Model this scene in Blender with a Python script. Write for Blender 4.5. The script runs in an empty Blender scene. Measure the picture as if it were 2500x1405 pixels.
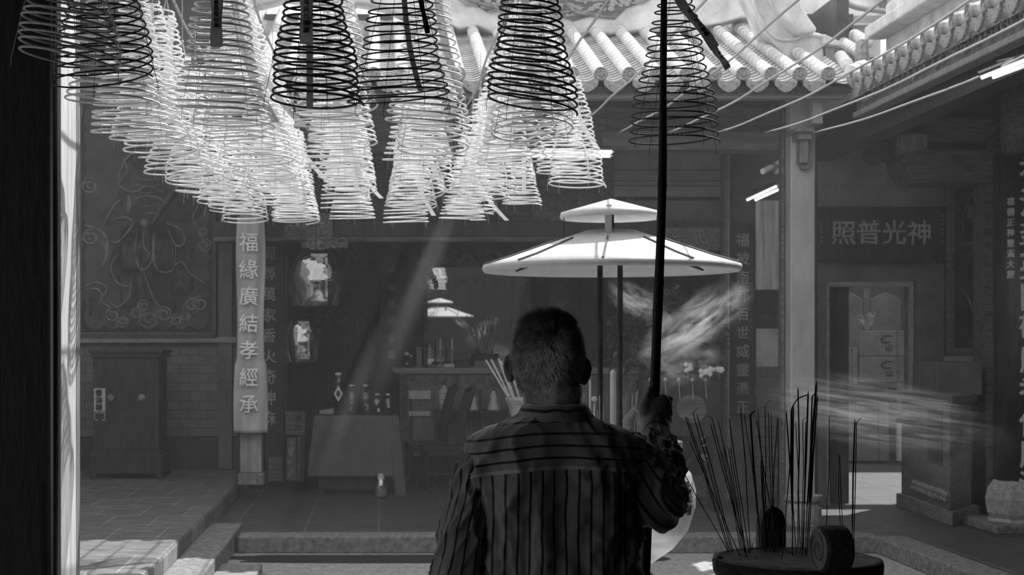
import bpy, math, random
from mathutils import Vector, Matrix, noise as MN
random.seed(7)
R = random.random
PI = math.pi
SC = bpy.context.scene
COL = SC.collection

# ------------------------------------------------------------------ camera, light, exposure
F = 3800.0; CX = 925.0; CY = 845.0; H = 1.55      # focal length and principal point in photo pixels
cam_d = bpy.data.cameras.new('camera'); cam = bpy.data.objects.new('camera', cam_d); COL.objects.link(cam)
cam.location = (0, 0, H); cam.rotation_euler = (PI/2, 0, 0)
cam_d.sensor_width = 36.0; cam_d.lens = 36.0*F/2500.0
cam_d.shift_x = (1250-CX)/2500.0; cam_d.shift_y = (CY-702.5)/2500.0
cam_d.clip_start = .1; cam_d.clip_end = 200
cam_d.dof.use_dof = True; cam_d.dof.focus_distance = 3.6; cam_d.dof.aperture_fstop = 16.0
SC.camera = cam
SC.view_settings.view_transform = 'Standard'; SC.view_settings.look = 'None'
SC.view_settings.exposure = .12; SC.view_settings.gamma = 1.0; SC.view_settings.use_curve_mapping = False
try:
    SC.cycles.use_denoising = True; SC.cycles.volume_bounces = 1; SC.cycles.max_bounces = 8
    SC.cycles.volume_step_rate = 2.0; SC.cycles.sample_clamp_indirect = 4.0
except Exception: pass
W = bpy.data.worlds.new('sky'); SC.world = W; W.use_nodes = True
W.node_tree.nodes['Background'].inputs[0].default_value = (.8, .8, .8, 1)
W.node_tree.nodes['Background'].inputs[1].default_value = 1.65
sd = bpy.data.lights.new('sun', 'SUN'); sun = bpy.data.objects.new('sun', sd); COL.objects.link(sun)
sd.energy = 7.0; sd.angle = math.radians(.5)
sun.rotation_euler = Vector((-.43, -.56, -1)).to_track_quat('-Z', 'Y').to_euler(); sun.location = (6, 14, 12)
HAZE = .005

# ------------------------------------------------------------------ helpers
def P(px, py, D): return Vector(((px-CX)/F*D, D, H-(py-CY)/F*D))
def m_(px, D): return px/F*D

class MB:
    def __init__(s): s.v = []; s.f = []; s.uv = []; s.mi = []; s.cur = 0
    def face(s, idx, uv=None): s.f.append(tuple(idx)); s.uv.append(uv); s.mi.append(s.cur)
    def box(s, a, b):
        x0, x1 = sorted((a[0], b[0])); y0, y1 = sorted((a[1], b[1])); z0, z1 = sorted((a[2], b[2]))
        n = len(s.v)
        s.v += [(x0,y0,z0),(x1,y0,z0),(x1,y1,z0),(x0,y1,z0),(x0,y0,z1),(x1,y0,z1),(x1,y1,z1),(x0,y1,z1)]
        for q in ((0,3,2,1),(4,5,6,7),(0,1,5,4),(1,2,6,5),(2,3,7,6),(3,0,4,7)): s.face([n+i for i in q])
        return s
    def hexa(s, bot, top):
        n = len(s.v); s.v += [tuple(p) for p in bot]+[tuple(p) for p in top]; k = len(bot)
        s.face([n+i for i in range(k)][::-1]); s.face([n+k+i for i in range(k)])
        for i in range(k): j = (i+1) % k; s.face([n+i, n+j, n+k+j, n+k+i])
        return s
    def prism(s, pts, y0, y1):          # outline in x,z, thickness in y (front face at y0)
        a = sum(pts[i][0]*pts[(i+1) % len(pts)][1]-pts[(i+1) % len(pts)][0]*pts[i][1] for i in range(len(pts)))
        if a < 0: pts = pts[::-1]
        return s.hexa([(x, y1, z) for x, z in pts][::-1], [(x, y0, z) for x, z in pts][::-1]) if False else s._pr(pts, y0, y1)
    def _pr(s, pts, y0, y1):
        n = len(s.v); k = len(pts)
        s.v += [(x, y0, z) for x, z in pts]+[(x, y1, z) for x, z in pts]
        s.face([n+i for i in range(k)]); s.face([n+k+i for i in range(k)][::-1])
        for i in range(k): j = (i+1) % k; s.face([n+i, n+k+i, n+k+j, n+j])
        return s
    def rings(s, rings, caps=True, closed=True):
        n = len(s.v); k = len(rings[0]); L = len(rings)
        for r in rings: s.v += [tuple(p) for p in r]
        for i in range(L-1):
            for j in range(k if closed else k-1):
                j2 = (j+1) % k
                s.face((n+i*k+j, n+i*k+j2, n+(i+1)*k+j2, n+(i+1)*k+j),
                       ((j/k, i/(L-1)), ((j+1)/k, i/(L-1)), ((j+1)/k, (i+1)/(L-1)), (j/k, (i+1)/(L-1))))
        if caps and closed:
            s.face([n+j for j in range(k)][::-1]); s.face([n+(L-1)*k+j for j in range(k)])
        return s
    def tube(s, pts, rad, seg=8, caps=True, flat=None, up0=None):
        pts = [Vector(p) for p in pts]; L = len(pts)
        if not hasattr(rad, '__len__'): rad = [rad]*L
        T = []
        for i in range(L):
            t = pts[min(i+1, L-1)]-pts[max(i-1, 0)]
            T.append(t.normalized() if t.length > 1e-9 else Vector((0, 0, 1)))
        u = up0 or (Vector((0, 1, 0)) if abs(T[0].y) < .9 else Vector((1, 0, 0)))
        rr = []
        for i in range(L):
            u = (u-T[i]*u.dot(T[i]))
            u = u.normalized() if u.length > 1e-6 else T[i].orthogonal().normalized()
            w = T[i].cross(u)
            fl = flat or 1.0
            rr.append([pts[i]+(u*math.cos(2*PI*j/seg)*fl+w*math.sin(2*PI*j/seg))*rad[i] for j in range(seg)])
        return s.rings(rr, caps)
    def lathe(s, prof, c=(0, 0, 0), seg=32, ax=None):   # prof (r, z)
        c = Vector(c); rr = []
        for r, z in prof:
            ring = [Vector((r*math.cos(2*PI*j/seg), r*math.sin(2*PI*j/seg), z)) for j in range(seg)]
            if ax is not None: ring = [ax @ p for p in ring]
            rr.append([p+c for p in ring])
        return s.rings(rr, True)
    def ball(s, c, r, seg=12, n=8, sc=(1, 1, 1)):
        c = Vector(c)
        prof = [(math.sin(PI*(i+.02)/(n+.04))*r, -math.cos(PI*(i+.02)/(n+.04))*r) for i in range(n+1)]
        return s.rings([[c+Vector((q*math.cos(2*PI*j/seg)*sc[0], q*math.sin(2*PI*j/seg)*sc[1], z*sc[2])) for j in range(seg)] for q, z in prof], True)
    def grid(s, fn, nu, nv, closed_u=False):
        n = len(s.v)
        for j in range(nv+1):
            for i in range(nu+1): s.v.append(tuple(fn(i/nu, j/nv)))
        k = nu+1
        for j in range(nv):
            for i in range(nu):
                s.face((n+j*k+i, n+j*k+i+1, n+(j+1)*k+i+1, n+(j+1)*k+i), ((i/nu, j/nv), ((i+1)/nu, j/nv), ((i+1)/nu, (j+1)/nv), (i/nu, (j+1)/nv)))
        return s
    def mesh(s, name, off=Vector((0, 0, 0))):
        me = bpy.data.meshes.new(name)
        me.from_pydata([(v[0]-off[0], v[1]-off[1], v[2]-off[2]) for v in s.v], [], s.f)
        if any(u is not None for u in s.uv):
            ul = me.uv_layers.new(name='UVMap').data; k = 0
            for fi, f in enumerate(s.f):
                u = s.uv[fi]
                for q in range(len(f)):
                    if u: ul[k].uv = u[q]
                    k += 1
        me.polygons.foreach_set('material_index', s.mi)
        return me

WL = {}
def wl(o): return WL.get(o.name, Vector((0, 0, 0)))
def obj(name, mb, m, parent=None, smooth=False, bevel=0, sub=0, **kw):
    off = wl(parent) if parent is not None else Vector((0, 0, 0))
    me = mb.mesh(name, off)
    for q in (m if isinstance(m, (list, tuple)) else [m]): me.materials.append(q)
    o = bpy.data.objects.new(name, me); COL.objects.link(o)
    if parent is not None: o.parent = parent; WL[o.name] = off.copy()
    if smooth:
        me.polygons.foreach_set('use_smooth', [True]*len(me.polygons))
    if bevel:
        b = o.modifiers.new('bevel', 'BEVEL'); b.width = bevel; b.segments = 2; b.limit_method = 'ANGLE'
    if sub:
        b = o.modifiers.new('sub', 'SUBSURF'); b.levels = sub; b.render_levels = sub
    for k, v in kw.items(): o[k] = v
    return o
def thing(name, loc, label, cat, group=None, kind=None):
    o = bpy.data.objects.new(name, None); COL.objects.link(o); o.empty_display_size = .05
    o.location = loc; WL[o.name] = Vector(loc)
    if label: o['label'] = label
    if cat: o['category'] = cat
    if group: o['group'] = group
    if kind: o['kind'] = kind
    return o
def tag(o, label, cat, group=None):
    o['label'] = label; o['category'] = cat
    if group: o['group'] = group
    return o
def struct(name, mb, m, parent=None, **kw):
    o = obj(name, mb, m, parent, **kw)
    if parent is None: o['kind'] = 'structure'
    return o

def mat(name, v, rough=.75, metal=0, var=.25, scale=6, bump=.25, stretch=(1, 1, 1), detail=6, v2=None, emis=0, spec=.3):
    m = bpy.data.materials.new(name); m.use_nodes = True; nt = m.node_tree; b = nt.nodes['Principled BSDF']
    b.inputs['Roughness'].default_value = rough; b.inputs['Metallic'].default_value = metal
    b.inputs['Specular IOR Level'].default_value = spec
    tc = nt.nodes.new('ShaderNodeTexCoord'); mp = nt.nodes.new('ShaderNodeMapping'); mp.inputs['Scale'].default_value = stretch
    nz = nt.nodes.new('ShaderNodeTexNoise'); nz.inputs['Scale'].default_value = scale; nz.inputs['Detail'].default_value = detail
    nz.inputs['Roughness'].default_value = .65
    rp = nt.nodes.new('ShaderNodeValToRGB')
    lo = v*(1-var) if v2 is None else v2; hi = min(.92, v*(1+var*.6))
    rp.color_ramp.elements[0].position = .35; rp.color_ramp.elements[0].color = (lo, lo, lo, 1)
    rp.color_ramp.elements[1].position = .65; rp.color_ramp.elements[1].color = (hi, hi, hi, 1)
    L = nt.links.new
    L(tc.outputs['Object'], mp.inputs[0]); L(mp.outputs[0], nz.inputs['Vector']); L(nz.outputs['Fac'], rp.inputs[0]); L(rp.outputs[0], b.inputs['Base Color'])
    if bump:
        bp = nt.nodes.new('ShaderNodeBump'); bp.inputs['Strength'].default_value = bump; bp.inputs['Distance'].default_value = .01
        L(nz.outputs['Fac'], bp.inputs['Height']); L(bp.outputs[0], b.inputs['Normal'])
    if emis:
        b.inputs['Emission Color'].default_value = (1, 1, 1, 1); b.inputs['Emission Strength'].default_value = emis
    m['rp'] = rp.name
    return m
def brickmat(name, v, joint, bw, bh, plane='XZ', off=.5, var=.3, mortar=.012, rough=.8, grime=None, sm=.1, rot=None):
    m = mat(name, v, rough, var=var, scale=5 if not grime else grime[0], stretch=(1, 1, 1) if not grime else grime[1], bump=.2)
    nt = m.node_tree; b = nt.nodes['Principled BSDF']; L = nt.links.new
    rp = nt.nodes[m['rp']]; tc = [n for n in nt.nodes if n.type == 'TEX_COORD'][0]
    sp = nt.nodes.new('ShaderNodeSeparateXYZ'); cb = nt.nodes.new('ShaderNodeCombineXYZ')
    L(tc.outputs['Object'], sp.inputs[0])
    L(sp.outputs[plane[0]], cb.inputs[0]); L(sp.outputs[plane[1]], cb.inputs[1])
    br = nt.nodes.new('ShaderNodeTexBrick'); br.offset = off; L(cb.outputs[0], br.inputs['Vector'])
    br.inputs['Scale'].default_value = 1.0; br.inputs['Brick Width'].default_value = bw; br.inputs['Row Height'].default_value = bh
    br.inputs['Mortar Size'].default_value = mortar; br.inputs['Mortar Smooth'].default_value = sm
    br.inputs['Color1'].default_value = (1, 1, 1, 1); br.inputs['Color2'].default_value = (.8, .8, .8, 1)
    br.inputs['Mortar'].default_value = (joint, joint, joint, 1)
    mx = nt.nodes.new('ShaderNodeMixRGB'); mx.blend_type = 'MULTIPLY'; mx.inputs[0].default_value = 1
    L(rp.outputs[0], mx.inputs[1]); L(br.outputs['Color'], mx.inputs[2]); L(mx.outputs[0], b.inputs['Base Color'])
    b2 = nt.nodes.new('ShaderNodeBump'); b2.inputs['Strength'].default_value = .5; b2.inputs['Distance'].default_value = .01; b2.invert = True
    old = [n for n in nt.nodes if n.type == 'BUMP' and n != b2][0]
    L(br.outputs['Fac'], b2.inputs['Height']); L(old.outputs[0], b2.inputs['Normal']); L(b2.outputs[0], b.inputs['Normal'])
    return m

M = dict(
    plaster=mat('weathered_plaster', .62, .85, var=.35, scale=3, bump=.3),
    plaster_dim=mat('grey_plaster', .3, .85, var=.25, scale=2.5),
    wall_mid=mat('mid_grey_wall', .15, .8, var=.35, scale=2),
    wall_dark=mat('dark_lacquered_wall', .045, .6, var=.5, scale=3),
    wood=mat('aged_wood', .13, .65, var=.5, scale=4, stretch=(1, 6, 8)),
    wood_lt=mat('pale_painted_wood', .34, .7, var=.25, scale=4, stretch=(1, 5, 6)),
    wood_v=mat('vertical_grain_wood', .22, .65, var=.35, scale=5, stretch=(7, 7, .8)),
    wood_dk=mat('dark_lacquer_wood', .035, .45, var=.5, scale=5, stretch=(4, 4, 1)),
    black=mat('near_black_paint', .012, .45, var=.6, scale=9, stretch=(4, 4, .7)),
    stone=mat('rough_granite', .2, .85, var=.5, scale=22, bump=.6, detail=8),
    stone_lt=mat('pale_granite', .34, .85, var=.35, scale=24, bump=.6, detail=8),
    tile_white=mat('glazed_roof_tile', .62, .4, var=.25, scale=7, bump=.15),
    tile_dim=mat('carved_tile_end', .32, .7, var=.5, scale=30, bump=.8),
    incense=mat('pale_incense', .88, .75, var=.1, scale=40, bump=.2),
    incense_shade_gr=mat('shade_grey_incense', .4, .75, var=.3, scale=40, bump=.2),  # pale incense toned down for a coil hanging in shade
    incense_dk=mat('shade_dark_incense', .03, .7, var=.3, scale=60, bump=.3),  # same incense with the shade put into its colour
    string=mat('cotton_string', .45, .9, var=.2, scale=40, bump=0),
    paper=mat('thin_paper', .8, .9, var=.1, scale=20, bump=.1),
    paper_gr=mat('grey_paper', .5, .9, var=.2, scale=20, bump=.1),
    ink=mat('black_ink', .01, .7, var=.1, bump=0),
    gold=mat('faded_gilt', .42, .6, var=.2, scale=25, bump=.1),
    gilt_dim=mat('dull_gilt', .22, .6, var=.2, scale=25, bump=.1),
    relief=mat('carved_relief', .13, .55, var=.5, scale=14, bump=.5),
    relief_lt=mat('pale_carved_relief', .26, .55, var=.5, scale=18, bump=.5),
    banner=mat('grey_banner_cloth', .46, .85, var=.12, scale=3, stretch=(2, 2, .6), bump=.2),
    metal=mat('painted_sheet_metal', .54, .5, var=.12, scale=14, bump=.15),
    steel=mat('polished_steel', .75, .4, metal=.6, var=.2, scale=6, bump=.15, stretch=(1, 1, 6)),
    iron=mat('dark_iron', .05, .5, metal=.3, var=.5, scale=18, bump=.3),
    cloth_table=mat('table_cloth', .11, .9, var=.2, scale=3, bump=.3),
    plastic=mat('white_plastic', .75, .35, var=.1, bump=.05),
    card=mat('cardboard', .2, .85, var=.25, scale=6, bump=.15),
    leaf=mat('dark_leaf', .07, .6, var=.5, scale=12, bump=.2),
    leaf_lt=mat('pale_leaf', .55, .6, var=.2, scale=12, bump=.2),
    skin=mat('aged_skin', .2, .55, var=.3, scale=70, bump=.5),
    trousers=mat('dark_trousers', .03, .9, var=.3, scale=30),
    hair=mat('grey_hair', .26, .4, var=.7, scale=30, bump=0),
    ash=mat('incense_ash', .8, .95, var=.8, scale=60, bump=1),
    pot=mat('worn_stone_pot', .05, .75, var=.6, scale=40, bump=.9, detail=10),
    pole=mat('dark_bamboo', .008, .5, var=.4, scale=20),
    stick=mat('burnt_stick', .008, .7, var=.5, scale=60),
    stem=mat('thin_bamboo_stem', .05, .6, var=.3, scale=60),
    tubelight=mat('fluorescent_tube', .9, .4, var=.02, bump=0, emis=1.1),
    glossy=mat('glazed_ceramic', .03, .12, var=.6, scale=12, bump=.1, spec=.9),
)
floor_m = brickmat('slate_floor_tile', .085, 1.9, .62, .62, 'XY', off=0, var=.7, mortar=.008, rough=.5, grime=(5, (.8, 5, 1)))
platf_m = brickmat('platform_floor_tile', .17, 1.6, .36, .8, 'XY', off=.5, var=.6, mortar=.007, rough=.55, grime=(5, (.8, 5, 1)))
court_m = mat('courtyard_concrete', .34, .9, var=.4, scale=26, bump=.5, detail=9)
brick_m = brickmat('painted_brick', .2, .55, .215, .103, 'XZ', var=.15, mortar=.006)
block_m = brickmat('stone_block_wall', .1, .5, .9, .3, 'XZ', var=.5, mortar=.006)

def glassmat(name, refl, tr=.95):
    m = bpy.data.materials.new(name); m.use_nodes = True; nt = m.node_tree; nt.nodes.clear()
    o = nt.nodes.new('ShaderNodeOutputMaterial'); a = nt.nodes.new('ShaderNodeBsdfTransparent'); g = nt.nodes.new('ShaderNodeBsdfGlossy')
    a.inputs[0].default_value = (tr, tr, tr, 1); g.inputs['Roughness'].default_value = .015; g.inputs[0].default_value = (.9, .9, .9, 1)
    x = nt.nodes.new('ShaderNodeMixShader'); x.inputs[0].default_value = refl
    nt.links.new(a.outputs[0], x.inputs[1]); nt.links.new(g.outputs[0], x.inputs[2]); nt.links.new(x.outputs[0], o.inputs[0])
    return m
glass_m = glassmat('cabinet_glass', .35)
film_m = glassmat('clear_plastic_film', .3, .8)
bottle_m = glassmat('clear_bottle', .3, .9)

def text(name, body, size, loc, m, parent, vertical=False, off=.02, ls=1.0, ex=.004, sx=1.0, wob=0):
    c = bpy.data.curves.new(name, 'FONT'); c.body = '\n'.join(body) if vertical else body
    c.size = size; c.align_x = 'CENTER'; c.align_y = 'TOP'; c.bevel_depth = off*size*.6; c.bevel_resolution = 0; c.extrude = ex; c.space_line = ls; c.resolution_u = 3
    t = bpy.data.objects.new('tmp', c); COL.objects.link(t)
    dg = bpy.context.evaluated_depsgraph_get(); me = bpy.data.meshes.new_from_object(t.evaluated_get(dg))
    bpy.data.objects.remove(t)
    off_ = wl(parent) if parent is not None else Vector((0, 0, 0))
    loc = Vector(loc)-off_
    for v in me.vertices:
        x, y, z = v.co; x *= sx
        if wob:
            x += MN.noise(Vector((x/size*2.2, y/size*2.2, 3)))*wob*size; y += MN.noise(Vector((x/size*2.2, y/size*2.2, 9)))*wob*size + 0
        v.co = (x+loc.x, -z+loc.y, y+loc.z)
    me.materials.clear(); me.materials.append(m)
    o = bpy.data.objects.new(name, me); COL.objects.link(o)
    if parent is not None: o.parent = parent; WL[o.name] = off_.copy()
    return o

def pxbox(mb, x0, y0, x1, y1, D, th):
    a = P(x0, y0, D); b = P(x1, y1, D); return mb.box((a.x, D, a.z), (b.x, D+th, b.z))
def pxprism(mb, pts, D, th):
    q = [P(x, y, D) for x, y in pts]; return mb.prism([(v.x, v.z) for v in q], D, D+th)
def stroke(mb, pts, D, r, seg=6, flat=.6, n=3, taper=True):
    q = [P(x, y, D) for x, y in pts]; out = []
    for i in range(len(q)-1):
        p0 = q[max(i-1, 0)]; p1 = q[i]; p2 = q[i+1]; p3 = q[min(i+2, len(q)-1)]
        for k in range(n):
            t = k/n
            out.append(.5*((2*p1)+(-p0+p2)*t+(2*p0-5*p1+4*p2-p3)*t*t+(-p0+3*p1-3*p2+p3)*t**3))
    out.append(q[-1]); L = len(out)
    rr = [m_(r, D)*(math.sin(PI*(.12+.76*i/(L-1))) if taper else 1) for i in range(L)]
    return mb.tube(out, rr, seg)
def spiral(cx, cy, r, turns=1.6, a0=0, sgn=1, n=14):
    return [(cx+r*(1-.85*i/n)*math.cos(a0+sgn*2*PI*turns*i/n), cy+r*(1-.85*i/n)*math.sin(a0+sgn*2*PI*turns*i/n)) for i in range(n+1)]

# ------------------------------------------------------------------ the setting
ZL = .15; XL = -1.44; XR = 4.06; YS = 12.62; ZC = -.13
struct('floor_hall', MB().box((XL, YS, -.4), (9.5, 24, 0)), floor_m)
struct('floor_courtyard', MB().box((-8, -3, -.5), (XR, YS, ZC)), court_m)
struct('floor_gallery', MB().box((XR, -3, -.4), (9.5, YS, 0)), floor_m, bevel=.01)
struct('floor_platform', MB().box((-8, 6.6, -.3), (XL, 18, ZL)), platf_m, bevel=.025)
mbf = MB().box((-8, -3, -.3), (8, 5.2, 0)); struct('floor_front_hall', mbf, floor_m)
# kerb of the hall and the stone steps beside the platform
k = obj('kerb_stone', MB().box((XL+.3, YS-.04, -.13), (XR, YS+.28, .006)), M['stone'], bevel=.012); k['kind'] = 'structure'
k = obj('gallery_kerb', MB().box((XR-.04, 6, -.13), (XR+.22, YS+.02, .006)), M['stone'], bevel=.012); k['kind'] = 'structure'
s1 = obj('stone_step', MB().box((XL, 10.3, ZC), (-1.17, 13.35, .03)), M['stone'], bevel=.012)
tag(s1, 'long grey granite step block against the raised tiled platform', 'step')
s1 = obj('stone_step', MB().box((-1.17, 8.6, ZC), (-.86, 11.5, -.06)), M['stone'], bevel=.012)
tag(s1, 'low granite step block in front of the longer step', 'step')
d = MB()
pts = []
for i in range(28):
    a = 2*PI*i/28; rr = 1+.18*MN.noise(Vector((math.cos(a)*2, math.sin(a)*2, 1)))
    pts.append((.55+1.75*math.copysign(abs(math.cos(a))**.5, math.cos(a))*rr, 12.25+.24*math.copysign(abs(math.sin(a))**.6, math.sin(a))*rr))
d.hexa([(x, y, ZC-.002) for x, y in pts], [(x, y, ZC+.004) for x, y in pts])
tag(obj('drain_mat', d, mat('wet_fibre_mat', .02, .9, scale=40, var=.6, bump=1)), 'dark ragged mat lying along the foot of the hall step', 'mat')

# back left wall: brick, dado, ledge
struct('wall_left_rear', MB().box((-7, 17.7, .1), (-1.3, 18, 5.8)), M['wall_mid'])
yb = 17.69
def zpx(y, D): return H-(y-CY)/F*D
struct('wall_left_brick', MB().box((-4.2, 17.62, zpx(1065, yb)), (-1.35, 17.72, zpx(838, yb))), brick_m)
struct('baseboard_left', MB().box((-4.2, 17.6, .1), (-1.35, 17.72, zpx(1068, yb))), M['wall_dark'])
struct('trim_1', MB().box((-4.2, 17.52, zpx(838, yb)), (-1.35, 17.72, zpx(824, yb))), M['wood_lt'], bevel=.01)
struct('ceiling_left', MB().box((-8, 13.95, 5.7), (-1.45, 18.2, 5.9)), M['wall_dark'])
struct('wall_left_side', MB().box((-8.2, 6, 0), (-4.3, 18, 5.6)), M['plaster_dim'])
# hall: ceiling, back wall, side walls
struct('ceiling_hall', MB().hexa([(-1.4, 16.4, 4.9), (5.0, 16.4, 4.9), (5.0, 21.2, 3.9), (-1.4, 21.2, 3.9)], [(-1.4, 16.4, 5.05), (5.0, 16.4, 5.05), (5.0, 21.2, 4.05), (-1.4, 21.2, 4.05)]), M['wall_dark'])
struct('wall_back', MB().box((-1.5, 20.6, 0), (5.2, 20.8, 5)), M['wall_dark'])
struct('wall_back_side', MB().box((-1.45, 17.6, 0), (-1.3, 20.6, 5)), M['wall_dark'])
struct('wall_hall_right', MB().box((4.5, 15.3, 0), (4.62, 21, 5)), M['wall_dark'])

# front hall roof and ceiling (the one the person stands under)
struct('ceiling_front', MB().hexa([(-9, -3, 3.62), (9, -3, 3.62), (9, 6.35, 3.5), (-9, 6.35, 3.5)], [(-9, -3, 3.9), (9, -3, 3.9), (9, 6.35, 3.64), (-9, 6.35, 3.64)]), M['wall_dark'])
wq = MB().box((-5.5, -3.2, 0), (9, -3, 3.7)); wq.box((-9, -3.2, 3.3), (-5.5, -3, 3.7))  # unseen wall keeps the glass reflection dark; side gap shaped for fill light
struct('wall_front_rear', wq, M['wall_dark'])
struct('wall_front_right', MB().box((8, -3, 0), (8.2, 6.2, 3.7)), M['wall_dark'])
struct('wall_front_left', MB().box((-8.2, -3, 3.2), (-8, 6.2, 3.7)), M['wall_dark'])  # unseen side left open below to let raking fill light in
# dark door panel and its rounded frame at the picture's edge
Dp = 6.28
struct('wall_left_panel', MB().box((-3.2, Dp, 0), (P(121, 0, Dp).x, Dp+.06, 3.52)), M['black'])
dj = MB(); dj.tube([(P(133, 0, Dp).x, Dp, 0), (P(131, 0, Dp).x, Dp, 3.5)], .019, 12); dj.box((P(121, 0, Dp).x-.004, Dp-.012, 0), (P(124, 0, Dp).x, Dp+.05, 3.5))
struct('door_1_frame', dj, mat('glossy_black_frame', .012, .3, var=.6, scale=14, stretch=(1, 1, .3), spec=.7), smooth=False)
Dq = 6.55
pp = MB(); pp.box((-1.41, Dq, 0), (-1.337, 6.876, 3.9))
struct('trim_2', pp, mat('peeling_white_post', .58, .8, var=.25, scale=3, stretch=(6, 6, .5), bump=.5), bevel=.004)
pp = MB(); pp.box((-1.40, 6.88, 0), (P(189, 0, 6.9).x, 6.96, 3.9))
struct('trim_3', pp, M['wood_v'])
crk = obj('hanging_wire', MB().tube([P(96, 1180, Dp-.02)+Vector((0, 0, 0)), P(95, 1230, Dp-.02), P(98, 1330, Dp-.02), P(103, 1420, Dp-.02)], .004, 6), M['ink'])
tag(crk, 'thin black wire running down the dark door panel', 'wire')

# ------------------------------------------------------------------ back hall front: columns, beams, screen
Ys = 17.4
def plate(name, x0, y0, x1, y1, D, th, m, parent, bevel=.006):
    return obj(name, pxbox(MB(), x0, y0, x1, y1, D, th), m, parent, bevel=bevel)
Yf = 13.42
fb = obj('eave_beam', pxbox(MB(), 545, 211, 2062, 240, Yf, .14), M['wood_lt'], bevel=.01); fb['kind'] = 'structure'
b2 = obj('soffit_beam', pxbox(MB(), 545, 196, 2062, 211, Yf+.06, 3.0), M['wall_dark']); b2['kind'] = 'structure'
D1 = 14.6
sc_ = thing('wall_hall_screen', (1, D1, 3.2), None, None, kind='structure')
plate('lintel_beam', 545, 244, 1915, 282, D1+.1, .3, M['wood'], sc_)
plate('upper_panel', 545, 282, 1480, 332, D1+.12, .3, M['wood'], sc_)
plate('stone_course', 545, 332, 1480, 372, D1+.1, .3, block_m, sc_)
plate('plank_panel', 1480, 276, 1915, 326, D1+.14, .3, M['wood'], sc_)
plate('pale_beam', 1470, 318, 1912, 366, D1, .34, mat('pale_weathered_beam', .2, .7, var=.5, scale=3, stretch=(.5, 4, 5)), sc_, .03)
D2 = 16.2
plate('stone_wall_panel', 545, 366, 1330, 548, D2, .2, block_m, sc_)
plate('grey_wall_panel', 1500, 366, 1772, 480, D2-.06, .2, M['plaster_dim'], sc_)
plate('painted_wall_panel', 1300, 366, 1505, 548, D2-.02, .2, M['relief'], sc_)
plate('lower_wall_panel', 1500, 490, 1775, 552, D2-.04, .2, M['wall_mid'], sc_)
plate('dark_lintel', 520, 540, 1790, 578, D2-.14, .3, M['wood_dk'], sc_)
plate('dark_lintel', 520, 578, 1790, 590, D2-.2, .3, M['wood'], sc_)
for x in (885, 1113, 1330): plate('panel_joint', x-2, 290, x+1, 372, D1+.06, .05, M['wood_dk'], sc_, 0)
for (y) in (404, 438): plate('panel_joint', 880, y-1, 1310, y+1, D2-.012, .02, M['wood_dk'], sc_, 0)
mb = MB()
for cx, cy in ((940, 400), (905, 470), (1075, 470), (1230, 470), (1230, 395), (1010, 470), (760, 470), (700, 440)):
    for q in range(7): stroke(mb, spiral(cx+R()*34-17, cy+R()*46-23, 7+R()*8, 1.1, R()*6, random.choice((-1, 1)), 8), D2-.02, 2.2, 5, n=1)
obj('carved_flowers', mb, M['relief_lt'], sc_)
mb = MB()
for q in range(34): stroke(mb, spiral(1330+R()*210, 385+R()*120, 9+R()*16, .8+R()*.5, R()*6, random.choice((-1, 1)), 9), D2-.04, 3, 5, n=1)
obj('painted_scrollwork', mb, M['relief'], sc_)
for y in (415, 441, 453): plate('wire_run', 1490, y, 1785, y+2, D2-.09, .01, M['wood_dk'], sc_, 0)
# carved scroll panels at both ends of the lintel
for (x0, x1, y0, y1) in ((1625, 1768, 556, 612), (690, 812, 520, 586), (735, 850, 590, 606)):
    obj('carving_board', pxbox(MB(), x0, y0, x1, y1, D2-.24, .04), M['wall_mid'], sc_, bevel=.006)
    mb = MB()
    for q in range(11): stroke(mb, spiral(x0+14+R()*(x1-x0-28), y0+12+R()*(y1-y0-24), 9+R()*9, 1.2, R()*6, random.choice((-1, 1)), 9), D2-.26, 3, 5, n=1)
    obj('scroll_carving', mb, M['relief_lt'], sc_)

def column(name, x0, x1, ytop, ybot, D, m, label=None):
    c = P((x0+x1)/2, ybot, D); w = m_(x1-x0, D)/2; t = P(x0, ytop, D).z
    th = thing(name, (c.x, D, max(0, c.z)), None, None, kind='structure')
    obj('shaft', MB().box((c.x-w, D-w, c.z+.12), (c.x+w, D+w, t)), m, th, bevel=.012)
    obj('plinth', MB().box((c.x-w*1.18, D-w*1.18, c.z), (c.x+w*1.18, D+w*1.18, c.z+.12)), M['stone'], th, bevel=.012)
    return th
Dc = 15.6
cl_ = column('column_banner', 588, 641, 195, 1183, Dc, mat('worn_wood_column', .28, .6, var=.4, scale=4, stretch=(3, 3, .6)))
obj('edge_strip', pxbox(MB(), 577, 540, 585, 1178, Dc-.02, .1), M['wood_dk'], cl_)
mb = MB()
for q in range(8): stroke(mb, spiral(560, 375+R()*160, 12, 1, R()*6, 1, 8), Dc-.02, 2, 5, n=1)
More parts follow.
